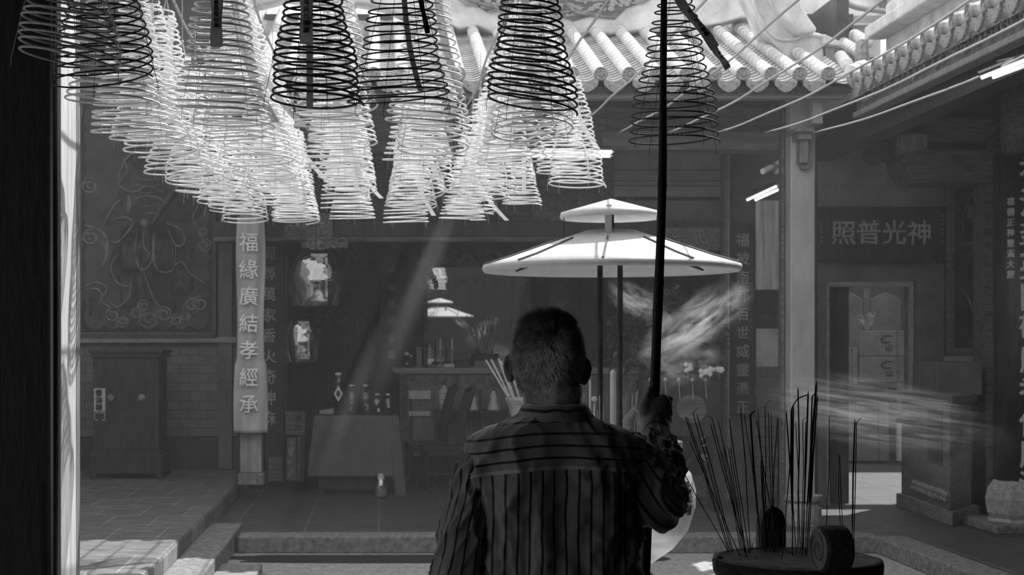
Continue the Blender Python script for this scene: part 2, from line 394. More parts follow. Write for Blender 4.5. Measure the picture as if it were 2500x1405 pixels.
# right column
Dr = 14.0
cr_ = column('column_right', 1922, 1982, 240, 1262, Dr, mat('smooth_grey_column', .42, .7, var=.25, scale=2.2, stretch=(2, 2, .7)))
obj('edge_strip', pxbox(MB(), 1908, 240, 1915, 1250, Dr+.05, .1), M['wood'], cr_)
obj('edge_strip', pxbox(MB(), 1985, 380, 1996, 1250, Dr+.05, .1), M['wood_dk'], cr_)
mb = MB(); pxbox(mb, 1941, 312, 1990, 322, Dr-.35, .5); pxbox(mb, 1948, 322, 1984, 340, Dr-.3, .4); pxbox(mb, 1954, 340, 1975, 398, Dr-.25, .3)
pxprism(mb, [(1950, 340), (1984, 340), (1984, 395), (1976, 412), (1960, 414), (1954, 398)], Dr-.2, .2)
obj('bracket', mb, M['wood_v'], cr_, bevel=.008)
obj('hanging_post', pxbox(MB(), 1984, 243, 2010, 302, Dr-.45, .1), M['wood_lt'], cr_, bevel=.01)
st = obj('door_stone', MB().lathe([(0, 0), (.14, 0), (.15, .05), (.15, .15), (.12, .2), (.16, .22), (.16, .26), (.0, .27)], (P(1962, 0, 13.45).x, 13.45, 0), 20), M['stone_lt'])
tag(st, 'pale drum-shaped stone at the foot of the plain grey column', 'stone')
# left of column: carved side strip above painting (dark post between painting and banner)
struct('trim_4', pxbox(MB(), 533, 350, 566, 1145, 17.55, .08), M['wall_mid'])

# banner on the column
Db = Dc-.16
bn = thing('cloth_banner', P(612, 1055, Db), 'long grey cloth banner with seven white brushed characters wrapped round the wooden column', 'banner')
def bf(u, v):
    y = 530+v*(1057-530); w = 33+3*v+2.5*math.sin(v*9)+(4 if v > .68 else 0)
    x = 612-w+u*2*w + (8-5*v if False else 0)
    p = P(x, y, Db); p.y += -.05*math.cos((u-.5)*PI) + .012*math.sin(u*14+v*7)+.01*math.sin(u*5-v*16); return p
o = obj('banner_cloth', MB().grid(bf, 24, 60), M['banner'], bn, smooth=True); so = o.modifiers.new('s', 'SOLIDIFY'); so.thickness = .004
text('inscription', '福緣廣結孝經承', m_(48, Db), (P(609, 0, Db).x, Db-.085, P(0, 573, Db).z), mat('white_brushed_paint', .85, .8, var=.1), bn, True, .022, m_(65.5, Db)/m_(48, Db)/1.0, .003, wob=.045)

# couplet boards
def couplet(name, x0, x1, y0, y1, D, chars, size, step, y_t, xc, label, m_b, m_t, small=None):
    t = thing(name, P((x0+x1)/2, y1, D), label, 'board')
    obj('board', pxbox(MB(), x0, y0, x1, y1, D, .05), m_b, t, bevel=.006)
    text('inscription', chars, m_(size, D), (P(xc, 0, D).x, D-.006, P(0, y_t, D).z), m_t, t, True, .02, step/size, .004, wob=.045)
    if small:
        s, ss, sst, sy, sxc = small
        text('small_inscription', s, m_(ss, D), (P(sxc, 0, D).x, D-.004, P(0, sy, D).z), M['gilt_dim'], t, True, .03, sst/ss, .003)
    return t
couplet('couplet_board', 648, 694, 540, 1060, 16.9, '恩周尋萬家香火奇神庥', 36, 50.5, 552, 657, 'black couplet board with gilt brushed characters, half hidden by the cloth banner', M['wood_dk'], M['gold'])
couplet('couplet_board', 1783, 1842, 545, 1018, 15.9, '福被南邦百世威靈憑正', 34, 45.3, 572, 1813, 'dark couplet board reading from fortune to righteous, hung inside the grey column', M['wood_dk'], M['gold'], ('甲午年天德二十八日吉旦立', 8, 15, 660, 1834))
couplet('couplet_board', 928, 982, 620, 900, 18.6, '楊柳枝頭甘露', 21, 41.5, 650, 956, 'faded couplet board beside the altar case above the tall vase', M['wall_dark'], M['gold'])
couplet('couplet_board', 1340, 1392, 620, 900, 18.6, '蓮花座上慈雲', 21, 41.5, 652, 1367, 'faded couplet board behind the head of the person', M['wall_dark'], M['gilt_dim'])
struct('pillar_1', pxbox(MB(), 694, 540, 702, 1180, 16.9, .2), M['wood_dk'])
struct('pillar_2', pxbox(MB(), 1768, 366, 1776, 1240, 15.7, .2), M['wood'])
struct('pillar_3', pxbox(MB(), 1776, 366, 1781, 1240, 15.72, .16), M['wood_lt'])
struct('baseboard_1', pxbox(MB(), 648, 1060, 694, 1180, 16.85, .2), M['wood_dk'])
struct('trim_5', pxbox(MB(), 655, 1116, 690, 1176, 16.8, .05), M['wood'], bevel=.005)

# wall strip right of the couplet: white panels, notice, bricks
Dw = 15.95
struct('wall_strip', pxbox(MB(), 1778, 370, 1915, 1215, Dw+.04, .2), M['wall_mid'])
def sticker(name, x0, y0, x1, y1, D, m, label, cat):
    return tag(obj(name, pxbox(MB(), x0, y0, x1, y1, D, .012), m, bevel=.002), label, cat)
sticker('wall_panel', 1845, 490, 1901, 708, Dw, mat('streaked_pale_panel', .8, .7, var=.4, scale=3, stretch=(8, 8, .5)), 'tall pale streaked panel on the wall under the angled tube light', 'panel')
sticker('wall_panel', 1846, 803, 1900, 896, Dw, M['plaster'], 'short plain white panel on the wall below the dark notice', 'panel')
nt_ = sticker('notice_board', 1842, 709, 1901, 802, Dw-.01, M['wood_dk'], 'dark square notice reading NBI P between two white wall panels', 'notice')
text('lettering', 'NBI P', m_(22, Dw), (P(1876, 0, Dw).x, Dw-.014, P(0, 764, Dw).z), mat('faint_grey_paint', .1, .7), nt_, False, .02)
obj('wall_brick_strip', pxbox(MB(), 1845, 897, 1905, 1200, Dw+.0, .05), brick_m)['kind'] = 'structure'

# right wall with plaque, doorway and yard beyond
Dw2 = 15.2
wr = MB(); pxbox(wr, 1986, 230, 2022, 1240, Dw2, .25); pxbox(wr, 2022, 230, 2228, 690, Dw2, .25); pxbox(wr, 2228, 230, 2600, 1240, Dw2, .25)
struct('wall_right_rear', wr, M['wall_mid'])
struct('wall_right_plaster', pxbox(MB(), 1996, 362, 2308, 505, Dw2-.02, .03), M['plaster_dim'])
dn = MB(); pxbox(dn, 2022, 689, 2230, 700, Dw2-.04, .1); pxbox(dn, 2020, 700, 2025, 1235, Dw2-.03, .1); pxbox(dn, 2226, 700, 2231, 1235, Dw2-.03, .1)
struct('door_2_frame', dn, M['wood_lt'])
struct('wall_yard_rear', MB().box((4.6, 21.6, 0), (9.5, 21.8, 4.6)), M['wall_dark'])  # height raised out of view to shade the cartons
struct('wall_yard_right', MB().box((8.3, 15.4, 0), (8.5, 21.6, 3.75)), M['wall_mid'])
Dd = 21.4
dr = thing('door_3', (P(2130, 0, Dd).x, Dd, 0), None, None, kind='structure')
obj('door_panel', pxbox(MB(), 2032, 660, 2226, 1130, Dd, .08), mat('panelled_brown_door', .06, .5, var=.3, scale=4, stretch=(4, 4, .7)), dr)
for (a, b) in ((2044, 2107), (2126, 2200)):
    mb = MB(); pts = [(a, 730), (a+8, 728), (a+16, 722), ((a+b)/2, 714), (b-16, 722), (b-8, 728), (b, 730), (b, 860), (a, 860)]
    pxprism(mb, pts, Dd-.03, .03); obj('raised_panel', mb, M['wall_mid'], dr, bevel=.01)
plate('centre_stile', 2108, 705, 2124, 900, Dd-.02, .03, M['wood'], dr)

Dk = Dw2-.12
pq = thing('name_plaque', P(2152, 640, Dk), 'broad dark plaque with four large brushed characters above the doorway', 'plaque')
obj('board', pxbox(MB(), 1997, 505, 2312, 640, Dk, .06), M['wood_dk'], pq, bevel=.008)
text('inscription', '照普光神', m_(62, Dk), (P(2152, 0, Dk).x, Dk-.008, P(0, 542, Dk).z), M['gold'], pq, False, .02, 1, .006, wob=.045)
text('small_inscription', '福建省眾弟子敬', m_(7, Dk), (P(2300, 0, Dk).x, Dk-.005, P(0, 525, Dk).z), M['gilt_dim'], pq, True, .03, 1.5, .004)
text('small_inscription', '光緒丙申年', m_(7, Dk), (P(2005, 0, Dk).x, Dk-.005, P(0, 545, Dk).z), M['gilt_dim'], pq, True, .03, 1.5, .004)

# beam ends and round timber of the gallery over the plaque
gb = thing('gallery_timber', P(2320, 445, 14.2), 'stack of heavy rounded roof timbers above the broad dark plaque', 'timber')
mb = MB(); pxprism(mb, [(2205, 368), (2215, 362), (2420, 362), (2430, 370), (2430, 440), (2420, 446), (2240, 446), (2225, 436), (2212, 415), (2205, 390)], 14.2, .5); obj('lower_beam', mb, M['wood'], gb, bevel=.03)
mb = MB(); pxprism(mb, [(2145, 285), (2430, 285), (2430, 348), (2150, 348), (2142, 340)], 14.3, .5); obj('upper_beam', mb, M['wood'], gb, bevel=.03)
mb = MB(); pxprism(mb, [(2200, 330), (2206, 326), (2262, 326), (2268, 332), (2264, 360), (2255, 366), (2210, 366), (2200, 352)], 13.9, .5); obj('beam_block', mb, M['wood_v'], gb, bevel=.03)
mb = MB(); mb.lathe([(0, 0), (.085, 0), (.1, .02), (.1, .3), (0, .3)], P(2158, 368, 14.0), 24, Matrix.Rotation(-PI/2, 3, 'X')); obj('round_log_end', mb, M['wood_dk'], gb)
mb = MB()
for q in range(22): stroke(mb, spiral(2195+R()*100, 245+R()*32, 6+R()*9, 1, R()*6, random.choice((-1, 1)), 8), 13.7, 2.5, 5, n=1)
tag(obj('carved_bracket', mb, M['relief_lt']), 'glossy carved timber bracket under the gallery eave', 'carving')
struct('pillar_gallery', pxbox(MB(), 2406, 300, 2440, 1240, 14.4, .3), M['wood'])
# ornate vertical panel
op = thing('relief_panel', P(2358, 895, Dk), 'tall dark relief panel with beaded border beside the calligraphy column', 'panel')
obj('panel', pxbox(MB(), 2310, 446, 2402, 868, Dk, .05), M['wall_dark'], op)
mb = MB(); pxbox(mb, 2312, 446, 2330, 852, Dk-.02, .03); pxbox(mb, 2312, 850, 2402, 868, Dk-.02, .03)
obj('border', mb, M['wood'], op)
mb = MB()
for i in range(40): mb.ball(P(2321, 452+i*10, Dk-.02), .012, 6, 4)
for i in range(8): mb.ball(P(2321+i*11, 859, Dk-.02), .012, 6, 4)
obj('bead_border', mb, M['relief'], op, kind='stuff')
mb = MB()
for q in (([(2345, 545), (2372, 476), (2400, 520)]), ([(2350, 520), (2350, 570)]), ([(2345, 600), (2400, 590)]), ([(2345, 625), (2400, 612)]), ([(2395, 670), (2378, 720), (2390, 790), (2370, 840)]), ([(2340, 700), (2365, 730), (2380, 780)])): stroke(mb, q, Dk-.01, 3, 5)
pxbox(mb, 2360, 500, 2400, 530, Dk-.01, .02)
obj('raised_carving', mb, M['relief'], op)
struct('trim_6', pxbox(MB(), 2309, 870, 2400, 897, Dk-.02, .05), M['plaster_dim'])
struct('wall_brick_right', pxbox(MB(), 2309, 897, 2405, 985, Dk, .05), brick_m)

# cardboard boxes and stored things in the doorway
Dx = 20.6
def carton(x0, y0, x1, y1, D, label, m='card', logo=True, dep=.4, grp=None):
    t = thing('cardboard_box', P((x0+x1)/2, y1, D), label, 'box', grp)
    obj('carton', pxbox(MB(), x0, y0, x1, y1, D, dep), M[m], t, bevel=.006)
    w = x1-x0
    if logo:
        mb = MB(); xa = x0+w*.5; stroke(mb, [(xa+22, y0+14), (xa+8, y0+12), (xa-4, y0+20), (xa+2, y0+28), (xa+20, y0+27)], D-.004, 2.2, 5)
        obj('printed_mark', mb, M['wood_dk'], t)
        text('printed_character', '山', m_(17, D), (P(xa+14, 0, D).x, D-.004, P(0, y0+33, D).z), M['wood_dk'], t, False, .03)
    obj('tape', pxbox(MB(), x0+w*.78, y0-.3, x0+w*.82, y1, D-.003, .01), M['wood'], t, bevel=0)
    return t
carton(2098, 808, 2214, 869, Dx, 'brown carton with a printed mark, topmost of the stack in the doorway')
carton(2098, 871, 2216, 933, Dx, 'brown carton with a printed mark under the topmost carton')
carton(2026, 848, 2094, 940, Dx, 'plain carton beside the two marked cartons', logo=False)
carton(2040, 985, 2170, 1060, Dx-.1, 'wide low carton on the yard floor beneath the marked cartons', logo=False)
carton(2040, 1062, 2172, 1126, Dx-.12, 'lowest wide carton resting on the yard floor', logo=False)
carton(2190, 935, 2222, 1003, Dx-.1, 'small carton propped beside the tall paper roll', logo=False, m='wood')
sh = obj('storage_shelf', (lambda q: (pxbox(q, 2030, 942, 2225, 948, Dx-.05, .5), pxbox(q, 2030, 948, 2036, 1128, Dx-.05, .5), pxbox(q, 2218, 948, 2225, 1128, Dx-.05, .5), pxbox(q, 2030, 1004, 2225, 1008, Dx+.2, .3), q)[-1])(MB()), M['wood_dk'])
tag(sh, 'dark shelf unit in the yard holding cardboard cartons', 'shelf')
tag(obj('paper_roll', MB().lathe([(0, 0), (.06, 0), (.06, .48), (0, .48)], P(2200, 1126, Dx-.3), 16), M['plaster']), 'upright pale paper roll standing in front of the dark shelf', 'roll')
mb = MB()
for q in range(16):
    a = R()*2*PI; c = P(2117, 806, Dx+.1); l = .1+R()*.12
    mb.tube([c, c+Vector((math.cos(a)*l*.6, 0, .1+R()*.1)), c+Vector((math.cos(a)*l, 0, .12+R()*.12))], [.012, .02, .004], 5)
tag(obj('flower_bunch', mb, M['relief_lt']), 'dried flower bunch on top of the marked cartons', 'flowers')

# brazier / paper furnace
Df = 13.9
bz = thing('joss_furnace', P(2318, 1290, Df-.3), 'carved stone furnace with square fire opening beside the round calligraphy column', 'furnace')
xa = P(2226, 0, 14.7).x; xb = P(2325, 0, 13.3).x; xc = P(2372, 0, 13.9).x
def quadbox(z0, z1, g=0):
    return MB().hexa([(xa-g, 15.0, z0), (xa-g, 14.7-g, z0), (xb, 13.35-g, z0), (xc+g, 13.9-g, z0), (xc+g, 15.0, z0)],
                     [(xa-g, 15.0, z1), (xa-g, 14.7-g, z1), (xb, 13.35-g, z1), (xc+g, 13.9-g, z1), (xc+g, 15.0, z1)])
obj('furnace_body', quadbox(.12, 1.05), M['wood'], bz, bevel=.01)
obj('furnace_base', quadbox(0, .13, .05), M['stone'], bz, bevel=.01)
obj('furnace_cap', quadbox(1.05, 1.12, .04), M['wood'], bz, bevel=.01)
obj('upper_chamber', MB().box((P(2292, 0, 14.2).x, 14.25, 1.1), (P(2404, 0, 14.2).x, 14.9, 1.52-.4+.28)), M['wall_mid'], bz, bevel=.01)
def fpt(t, z, g): return Vector((xa+(xb-xa)*t, 14.7+(13.35-14.7)*t, z))+Vector((-.78, -.3, 0)).normalized()*g
fo = MB(); fo.hexa([fpt(.45, .5, .01), fpt(.82, .5, .01), fpt(.82, .5, -.1), fpt(.45, .5, -.1)], [fpt(.45, .98, .01), fpt(.82, .98, .01), fpt(.82, .98, -.1), fpt(.45, .98, -.1)])
obj('fire_opening', fo, M['black'], bz)
fo = MB()
for i in range(24): fo.ball(fpt(.06+.9*(i/23), .2+.05*(i % 2)+.02, .01), .03, 6, 4)
obj('carved_base_band', fo, M['relief_lt'], bz, kind='stuff')
fo = MB(); fo.lathe([(0, 0), (.02, 0), (.025, .01), (.01, .03), (0, .03)], P(2302, 1000, 14.2), 12, Matrix.Rotation(PI/2, 3, 'X')); obj('pull_knob', fo, M['gold'], bz)

# calligraphy column on the right
Dv = 13.2
rc = thing('column_calligraphy', (P(2505, 0, Dv).x, Dv, 0), None, None, kind='structure')
cx_ = P(2505, 0, Dv).x
obj('shaft', MB().lathe([(.262, P(0, 1172, Dv).z), (.262, P(0, 384, Dv).z)], (cx_, Dv, 0), 48), M['wood_dk'], rc, smooth=True)
obj('shaft_neck', MB().lathe([(.2, P(0, 384, Dv).z), (.2, 3.9)], (cx_, Dv, 0), 32), M['wood'], rc, smooth=True)
obj('stone_drum', MB().lathe([(.2, .0), (.36, .0), (.36, .05), (.3, .09), (.33, .14), (.35, .26), (.33, .34), (.27, .42), (.2, .42)], (cx_, Dv, 0), 8), M['stone_lt'], rc, bevel=.01)
obj('stone_slab', MB().box((cx_-.42, Dv-.42, 0), (cx_+.42, Dv+.42, .07)), M['stone'], rc, bevel=.01)
def wrap(o):
    for v in o.data.vertices:
        w = v.co+WL.get(o.name, Vector((0, 0, 0))); dx = w.x-cx_; a = dx/.264; rr = .264+(Dv-.3-w.y)*.5
        v.co.x += (math.sin(a)*rr+cx_)-w.x; v.co.y += (Dv-math.cos(a)*rr)-w.y
t_ = text('inscription', '祐浩羣英同敬麐香傳慶滿', .25, (cx_-.035, Dv-.3, P(0, 395, Dv).z), M['gold'], rc, True, .035, 1.0*.262/.25, .003, wob=.045); wrap(t_)
t_ = text('small_inscription', '福德正神豐滿大慶', .07, (P(2448, 0, Dv).x-.03, Dv-.3, P(0, 488, Dv).z), M['gold'], rc, True, .03, 1.25, .002); wrap(t_)

# ------------------------------------------------------------------ back roof
rf = thing('roof_rear', (1, 13.3, 3.9), None, None, kind='structure')
Yc = 13.3; Zc = 1.55+664*Yc/F; SL = .38; SP = .2425
x_r = P(2021, 0, Yc).x
pitch = math.atan(SL); Lr = 3.4/math.cos(pitch)
n_t = 22
def tube_row(L, step=.135, r=.052):
    mb = MB(); n = int(L/step)
    for i in range(n):
        s0 = i*step; s1 = (i+1)*step+.012
        rings = []
        for s, q in ((s0, r*1.1), (s0+.012, r*1.13), (s1, r*.97)):
            rings.append([(q*math.cos(PI*2*j/12), s*math.cos(pitch), s*math.sin(pitch)+q*math.sin(PI*2*j/12)) for j in range(12)])
        mb.rings(rings, True)
    return mb
def pan_row(L, w, step=.1):
    mb = MB(); n = int(L/step)
    for i in range(n):
        s = i*step
        for a, b in ((s, s+step+.03),):
            k = len(mb.v); seg = 6
            for (ss, up) in ((a, .016), (b, -.006)):
                for q in (0, -.012):
                    for j in range(seg+1):
                        u = -1+2*j/seg; mb.v.append((u*w, ss*math.cos(pitch), ss*math.sin(pitch)+up+q-.045*(1-u*u)))
            sg = seg+1
            for j in range(seg):
                mb.face((k+j, k+j+1, k+2*sg+j+1, k+2*sg+j)); mb.face((k+j+1, k+j, k+sg+j, k+sg+j+1))
                mb.face((k+sg+j, k+2*sg+sg+j, k+2*sg+sg+j+1, k+sg+j+1))
    return mb
def shield(w, h):
    return [(-w, 0), (-w*.7, -.01), (0, -.025), (w*.7, -.01), (w, 0), (w*.92, -h*.45), (w*.5, -h*.8), (0, -h), (-w*.5, -h*.8), (-w*.92, -h*.45)]
proto = {}
def child_copy(src, parent, loc):
    c = src.copy(); COL.objects.link(c); c.parent = parent; c.location = loc; return c
base = Vector((1, 13.3, 3.9))
for i in range(n_t):
    x = x_r-i*SP; lo = Vector((x, Yc, Zc))-base
    if i == 0:
        a = obj('tile_tube_row', tube_row(Lr), M['tile_white'], None, smooth=True); a.parent = rf
        b = obj('tile_end_cap', MB().lathe([(0, -.02), (.02, -.02), (.024, -.026), (.03, -.018), (.046, -.018), (.052, -.03), (.06, -.024), (.06, .02), (0, .02)], (0, -.01, 0), 20, Matrix.Rotation(-PI/2, 3, 'X')), M['tile_dim'], None); b.parent = rf
        c = obj('tile_pan_row', pan_row(Lr, SP*.46), M['tile_white'], None, smooth=True); c.parent = rf
        mb = MB(); mb.prism(shield(SP*.42, .12), -.03, -.005); e = obj('drip_tile', mb, M['tile_dim'], None, bevel=.004); e.parent = rf
        for o_ in (a, b): o_.location = lo
        for o_ in (c, e): o_.location = lo+Vector((-SP/2, 0, -.045))
    else:
        child_copy(a, rf, lo); child_copy(b, rf, lo)
        child_copy(c, rf, lo+Vector((-SP/2, 0, -.045))); child_copy(e, rf, lo+Vector((-SP/2, 0, -.045)))
# last drip at the corner and sheathing below the tiles
child_copy(e, rf, Vector((x_r+SP*.75, Yc-.25, Zc-.07))-base)
child_copy(c, rf, Vector((x_r+SP*.6, Yc, Zc-.045))-base)
xl_ = x_r-n_t*SP
obj('sheathing', MB().hexa([(xl_, Yc+.05, Zc-.16), (x_r+.3, Yc+.05, Zc-.16), (x_r+.3, Yc+3.5, Zc-.16+3.45*SL), (xl_, Yc+3.5, Zc-.16+3.45*SL)],
    [(xl_, Yc+.05, Zc-.1), (x_r+.3, Yc+.05, Zc-.1), (x_r+.3, Yc+3.5, Zc-.1+3.45*SL), (xl_, Yc+3.5, Zc-.1+3.45*SL)]), M['wall_dark'], rf)
# ridge: wavy plaster wall
Yr = 15.35
pts = [(520, 40), (600, 20), (700, -5), (790, 8), (845, 30), (870, 5), (940, 18), (985, 38), (1040, 45), (1085, 52), (1120, 70), (1165, 62), (1200, 78), (1260, 70), (1320, 84), (1395, 88), (1440, 78), (1500, 82), (1560, 74), (1640, 78), (1700, 66), (1760, 56), (1810, 42), (1850, 45), (1880, 60), (1890, -60), (520, -60)]
mb = MB(); pxprism(mb, pts, Yr, .3); obj('ridge_wall', mb, M['plaster'], rf, bevel=.02)
mb = MB(); pxprism(mb, [(1120, -60), (1135, -8), (1160, 12), (1190, 30), (1215, 22), (1260, 34), (1320, 26), (1370, 40), (1400, 52), (1440, 40), (1500, 48), (1530, 20), (1600, -5), (1620, -60)], Yr-.012, .02); obj('ridge_recess', mb, M['wood'], rf)
mb = MB()
for q in range(260):
    x = 1128+R()*440; y = -30+R()*(36+34*math.sin((x-1128)/440*PI))
    if R() < .6: mb.ball(P(x, y, Yr-.03), .012+R()*.022, 7, 5, (1, .5, .8))
    else: stroke(mb, [(x-22*R()-6, y+R()*14-7), (x, y), (x+22*R()+6, y+R()*14-7)], Yr-.02, 2+R()*2, 5, n=2)
obj('ridge_carving', mb, M['plaster_dim'], rf, kind='stuff')
mb = MB()
for q in (([(1140, 0), (1180, 10), (1215, 22), (1190, 30)]), ([(1380, 0), (1405, 30), (1440, 34), (1490, 44)]), ([(1290, 8), (1330, 22), (1375, 20)]), ([(1215, 20), (1250, 4)])): stroke(mb, q, Yr-.05, 5, 6)
obj('ridge_branches', mb, M['stone'], rf)

# gable ridge at the right end
Yg = 14.3
gr = thing('gable_ridge', P(1960, 190, Yg), 'pale curved plaster ridge sweeping down at the corner of the tiled roof', 'ridge')
mb = MB(); pxprism(mb, [(1800, -60), (1870, -60), (1888, 0), (1905, 30), (1925, 55), (1950, 82), (1990, 78), (2008, 82), (2012, 130), (2010, 178), (1985, 182), (1965, 160), (1930, 148), (1900, 120), (1865, 80), (1845, 30), (1830, 0)], Yg, .35); obj('ridge_body', mb, M['plaster'], gr, bevel=.02)
mb = MB(); pxprism(mb, [(1862, -60), (1940, -60), (1958, 10), (1975, 40), (1994, 66), (1996, 78), (1950, 80), (1925, 52), (1903, 25), (1888, 0)], Yg-.18, .3); obj('ridge_coping', mb, M['tile_white'], gr, bevel=.03)
mb = MB(); stroke(mb, [(1838, 0), (1858, 50), (1895, 92), (1940, 96), (1965, 84), (2010, 88)], Yg-.02, 4, 6, taper=False); obj('ridge_moulding', mb, M['tile_white'], gr)
mb = MB(); pxprism(mb, [(2012, 82), (2050, 100), (2065, 112), (2040, 110), (2010, 106)], Yg-.1, .25); obj('ridge_tip', mb, M['tile_white'], gr, bevel=.01)
mb = MB(); pxprism(mb, [(2012, 108), (2040, 112), (2038, 152), (2016, 156)], Yg+.05, .2); obj('ridge_block', mb, M['plaster'], gr, bevel=.02)
tg = thing('upper_roof', P(2080, 60, 17.5), 'pale upper temple roof with plaster band rising behind the corner ridge', 'roof')
mb = MB(); pxbox(mb, 1945, 38, 2190, 58, 17.2, .2); obj('grey_band', mb, M['plaster_dim'], tg)
mb = MB(); pxbox(mb, 1920, -60, 2520, 40, 18.0, .2); obj('wall', mb, M['plaster'], tg)
mb = MB(); pxbox(mb, 1945, 58, 2150, 140, 17.3, .2); obj('plaster_wall', mb, M['plaster'], tg)
mb = MB(); pxbox(mb, 1985, 56, 2130, 61, 17.1, .2); obj('coping', mb, M['tile_white'], tg)
mb = MB(); stroke(mb, [(2030, -30), (2075, 12), (2130, 24), (2200, 30), (2260, 30)], 17.0, 7, 6, taper=False); obj('roof_ridge', mb, M['plaster_dim'], tg)
for (a, b_) in ((2150, 2166), (2184, 2200)): obj('shutter', pxbox(MB(), a, -40, b_, 20, 17.95, .05), M['wood'], tg)
for q in range(3):
    c = thing('potted_bush', P(1975+q*28, 35, 17.0), 'small clipped bush on the parapet behind the corner ridge', 'bush', 'bushes on the parapet') if False else None
# short tube tiles at the valley corner
def short_tube(p0, p1, r, parent, nm='tile_tube_row'):
    p0 = Vector(p0); p1 = Vector(p1); d_ = (p1-p0); n = max(2, int(d_.length/.12)); mb = MB(); dn_ = d_.normalized(); u = dn_.orthogonal().normalized(); w = dn_.cross(u)
    for i in range(n):
        rr = []
        for t, q in ((i/n, 1.12), (i/n+.15/n, 1.15), ((i+1.1)/n, .95)):
            c = p0+d_*t; rr.append([c+(u*math.cos(2*PI*j/10)+w*math.sin(2*PI*j/10))*r*q for j in range(10)])
        mb.rings(rr)
    return obj(nm, mb, M['tile_white'], parent, smooth=True)
vt = thing('roof_valley', P(2070, 150, 14), None, None, kind='structure')
short_tube(P(2098, 130, 14.6), P(2025, 84, 16.0), .05, vt); short_tube(P(2118, 105, 14.8), P(2085, 84, 15.6), .05, vt); short_tube(P(2068, 158, 13.6), P(2050, 135, 14.3), .05, vt)
short_tube(P(2075, 175, 13.4), P(2108, 160, 13.6), .05, vt)
mb = MB(); pxprism(mb, [(2020, 140), (2120, 120), (2130, 185), (2030, 200)], 14.9, .2); obj('valley_bed', mb, M['tile_dim'], vt)
mb = MB(); pxprism(mb, [(2100, 95), (2122, 92), (2118, 150), (2098, 150)], 13.9, .15); obj('valley_post', mb, M['tile_dim'], vt, bevel=.015)

# right gallery roof: cap tiles along an eave that runs away from the camera
rg = thing('roof_gallery', (4.1, 10, 3.8), None, None, kind='structure')
Xe = 4.0; Ze = 3.8; n = 20
gb_ = Vector((4.1, 10, 3.8))
rotz = Matrix.Rotation(-PI/2, 4, 'Z')
for i in range(n):
    y = 13.05-i*.285; lo = Vector((Xe, y, Ze))-gb_
    if i == 0:
        a2 = obj('tile_tube_row', tube_row(1.2), M['tile_white'], None, smooth=True)
        b2_ = child_copy(b, rg, lo); e2 = child_copy(e, rg, lo)
        for o_ in (a2, b2_, e2): o_.parent = rg; o_.rotation_euler = (0, 0, -PI/2)
        a2.location = lo; b2_.location = lo; e2.location = lo+Vector((0, -.1425, -.045))
        A2 = (a2, b2_, e2)
    else:
        child_copy(a2, rg, lo); child_copy(b2_, rg, lo); child_copy(e2, rg, lo+Vector((0, -.1425, -.045)))
obj('sheathing', MB().hexa([(Xe+.05, 6, Ze-.14), (9, 6, Ze-.14+1.9), (9, 13.4, Ze-.14+1.9), (Xe+.05, 13.4, Ze-.14)], [(Xe+.05, 6, Ze-.06), (9, 6, Ze-.06+1.9), (9, 13.4, Ze-.06+1.9), (Xe+.05, 13.4, Ze-.06)]), M['tile_dim'], rg)
obj('ridge_parapet', MB().hexa([(4.75, 7, 3.9), (4.9, 7, 3.9), (4.9, 14.6, 3.9), (4.75, 14.6, 3.9)], [(4.75, 7, 5.6), (4.9, 7, 5.6), (4.9, 14.6, 4.75), (4.75, 14.6, 4.75)]), M['plaster'], rg, bevel=.02)
obj('parapet_coping', MB().box((4.55, 7.5, 4.42), (4.75, 14.6, 4.54)), M['tile_white'], rg, bevel=.02)
fs = thing('fascia_gallery', (4.12, 10, 3.6), None, None, kind='structure')
obj('fascia_board', MB().box((4.1, 7, 3.54), (4.18, 13.35, 3.74)), M['relief'], fs)
obj('lower_moulding', MB().box((4.06, 7, 3.5), (4.18, 13.35, 3.55)), M['wood_v'], fs, bevel=.01)
mb = MB()
for i in range(60):
    y = 7.2+i*.1; c = Vector((4.09, y, 3.64)); rr = .03+R()*.03; a0 = R()*6; s_ = random.choice((-1, 1))
    mb.tube([c+Vector((0, math.cos(a0+s_*t*.8)*rr*(1-t*.09), math.sin(a0+s_*t*.8)*rr*(1-t*.09)+R()*.01)) for t in range(9)], [.014-.001*t for t in range(9)], 5)
obj('carved_scrolls', mb, M['relief_lt'], fs)
struct('beam_gallery', MB().box((4.2, 6.5, 3.35), (4.4, 15.2, 3.55)), M['wood_dk'])
struct('ceiling_gallery', MB().box((4.3, 6, 3.74), (9, 15.2, 3.8)), M['wall_dark'])
struct('wall_gallery', MB().box((8.6, 6, 0), (8.8, 15.3, 3.6)), M['wall_dark'])

# ------------------------------------------------------------------ tube lights, cctv camera
def tube_light(pairs, D, r, label, ends=True):
    c = P(*pairs[0][0], D); t = thing('tube_light', c, label, 'light')
    for (a, b_) in pairs:
        p0 = P(a[0], a[1], D); p1 = P(b_[0], b_[1], D+.0)
        obj('fluorescent_tube', MB().tube([p0, p1], m_(r, D), 10), M['tubelight'], t, smooth=True)
        obj('end_cap', MB().tube([p1, p1+(p1-p0).normalized()*m_(6, D)], m_(r*.5, D), 8), M['plastic'], t)
    a = P(*pairs[0][0], D); b_ = P(*pairs[0][1], D); up = Vector((0, .05, m_(r*2.6, D)))
    obj('fitting', MB().tube([a+up, b_+up], m_(r*1.1, D), 4), M['wood_dk'], t)
    md = (a+b_)/2+up; obj('bracket', MB().tube([md, md+Vector((0, .32, .03))], .012, 6), M['wood_dk'], t)
    return t
tube_light([((1180, 369), (1494, 371)), ((1180, 380), (1490, 381))], 14.35, 4.5, 'horizontal twin tube light below the pale weathered beam')
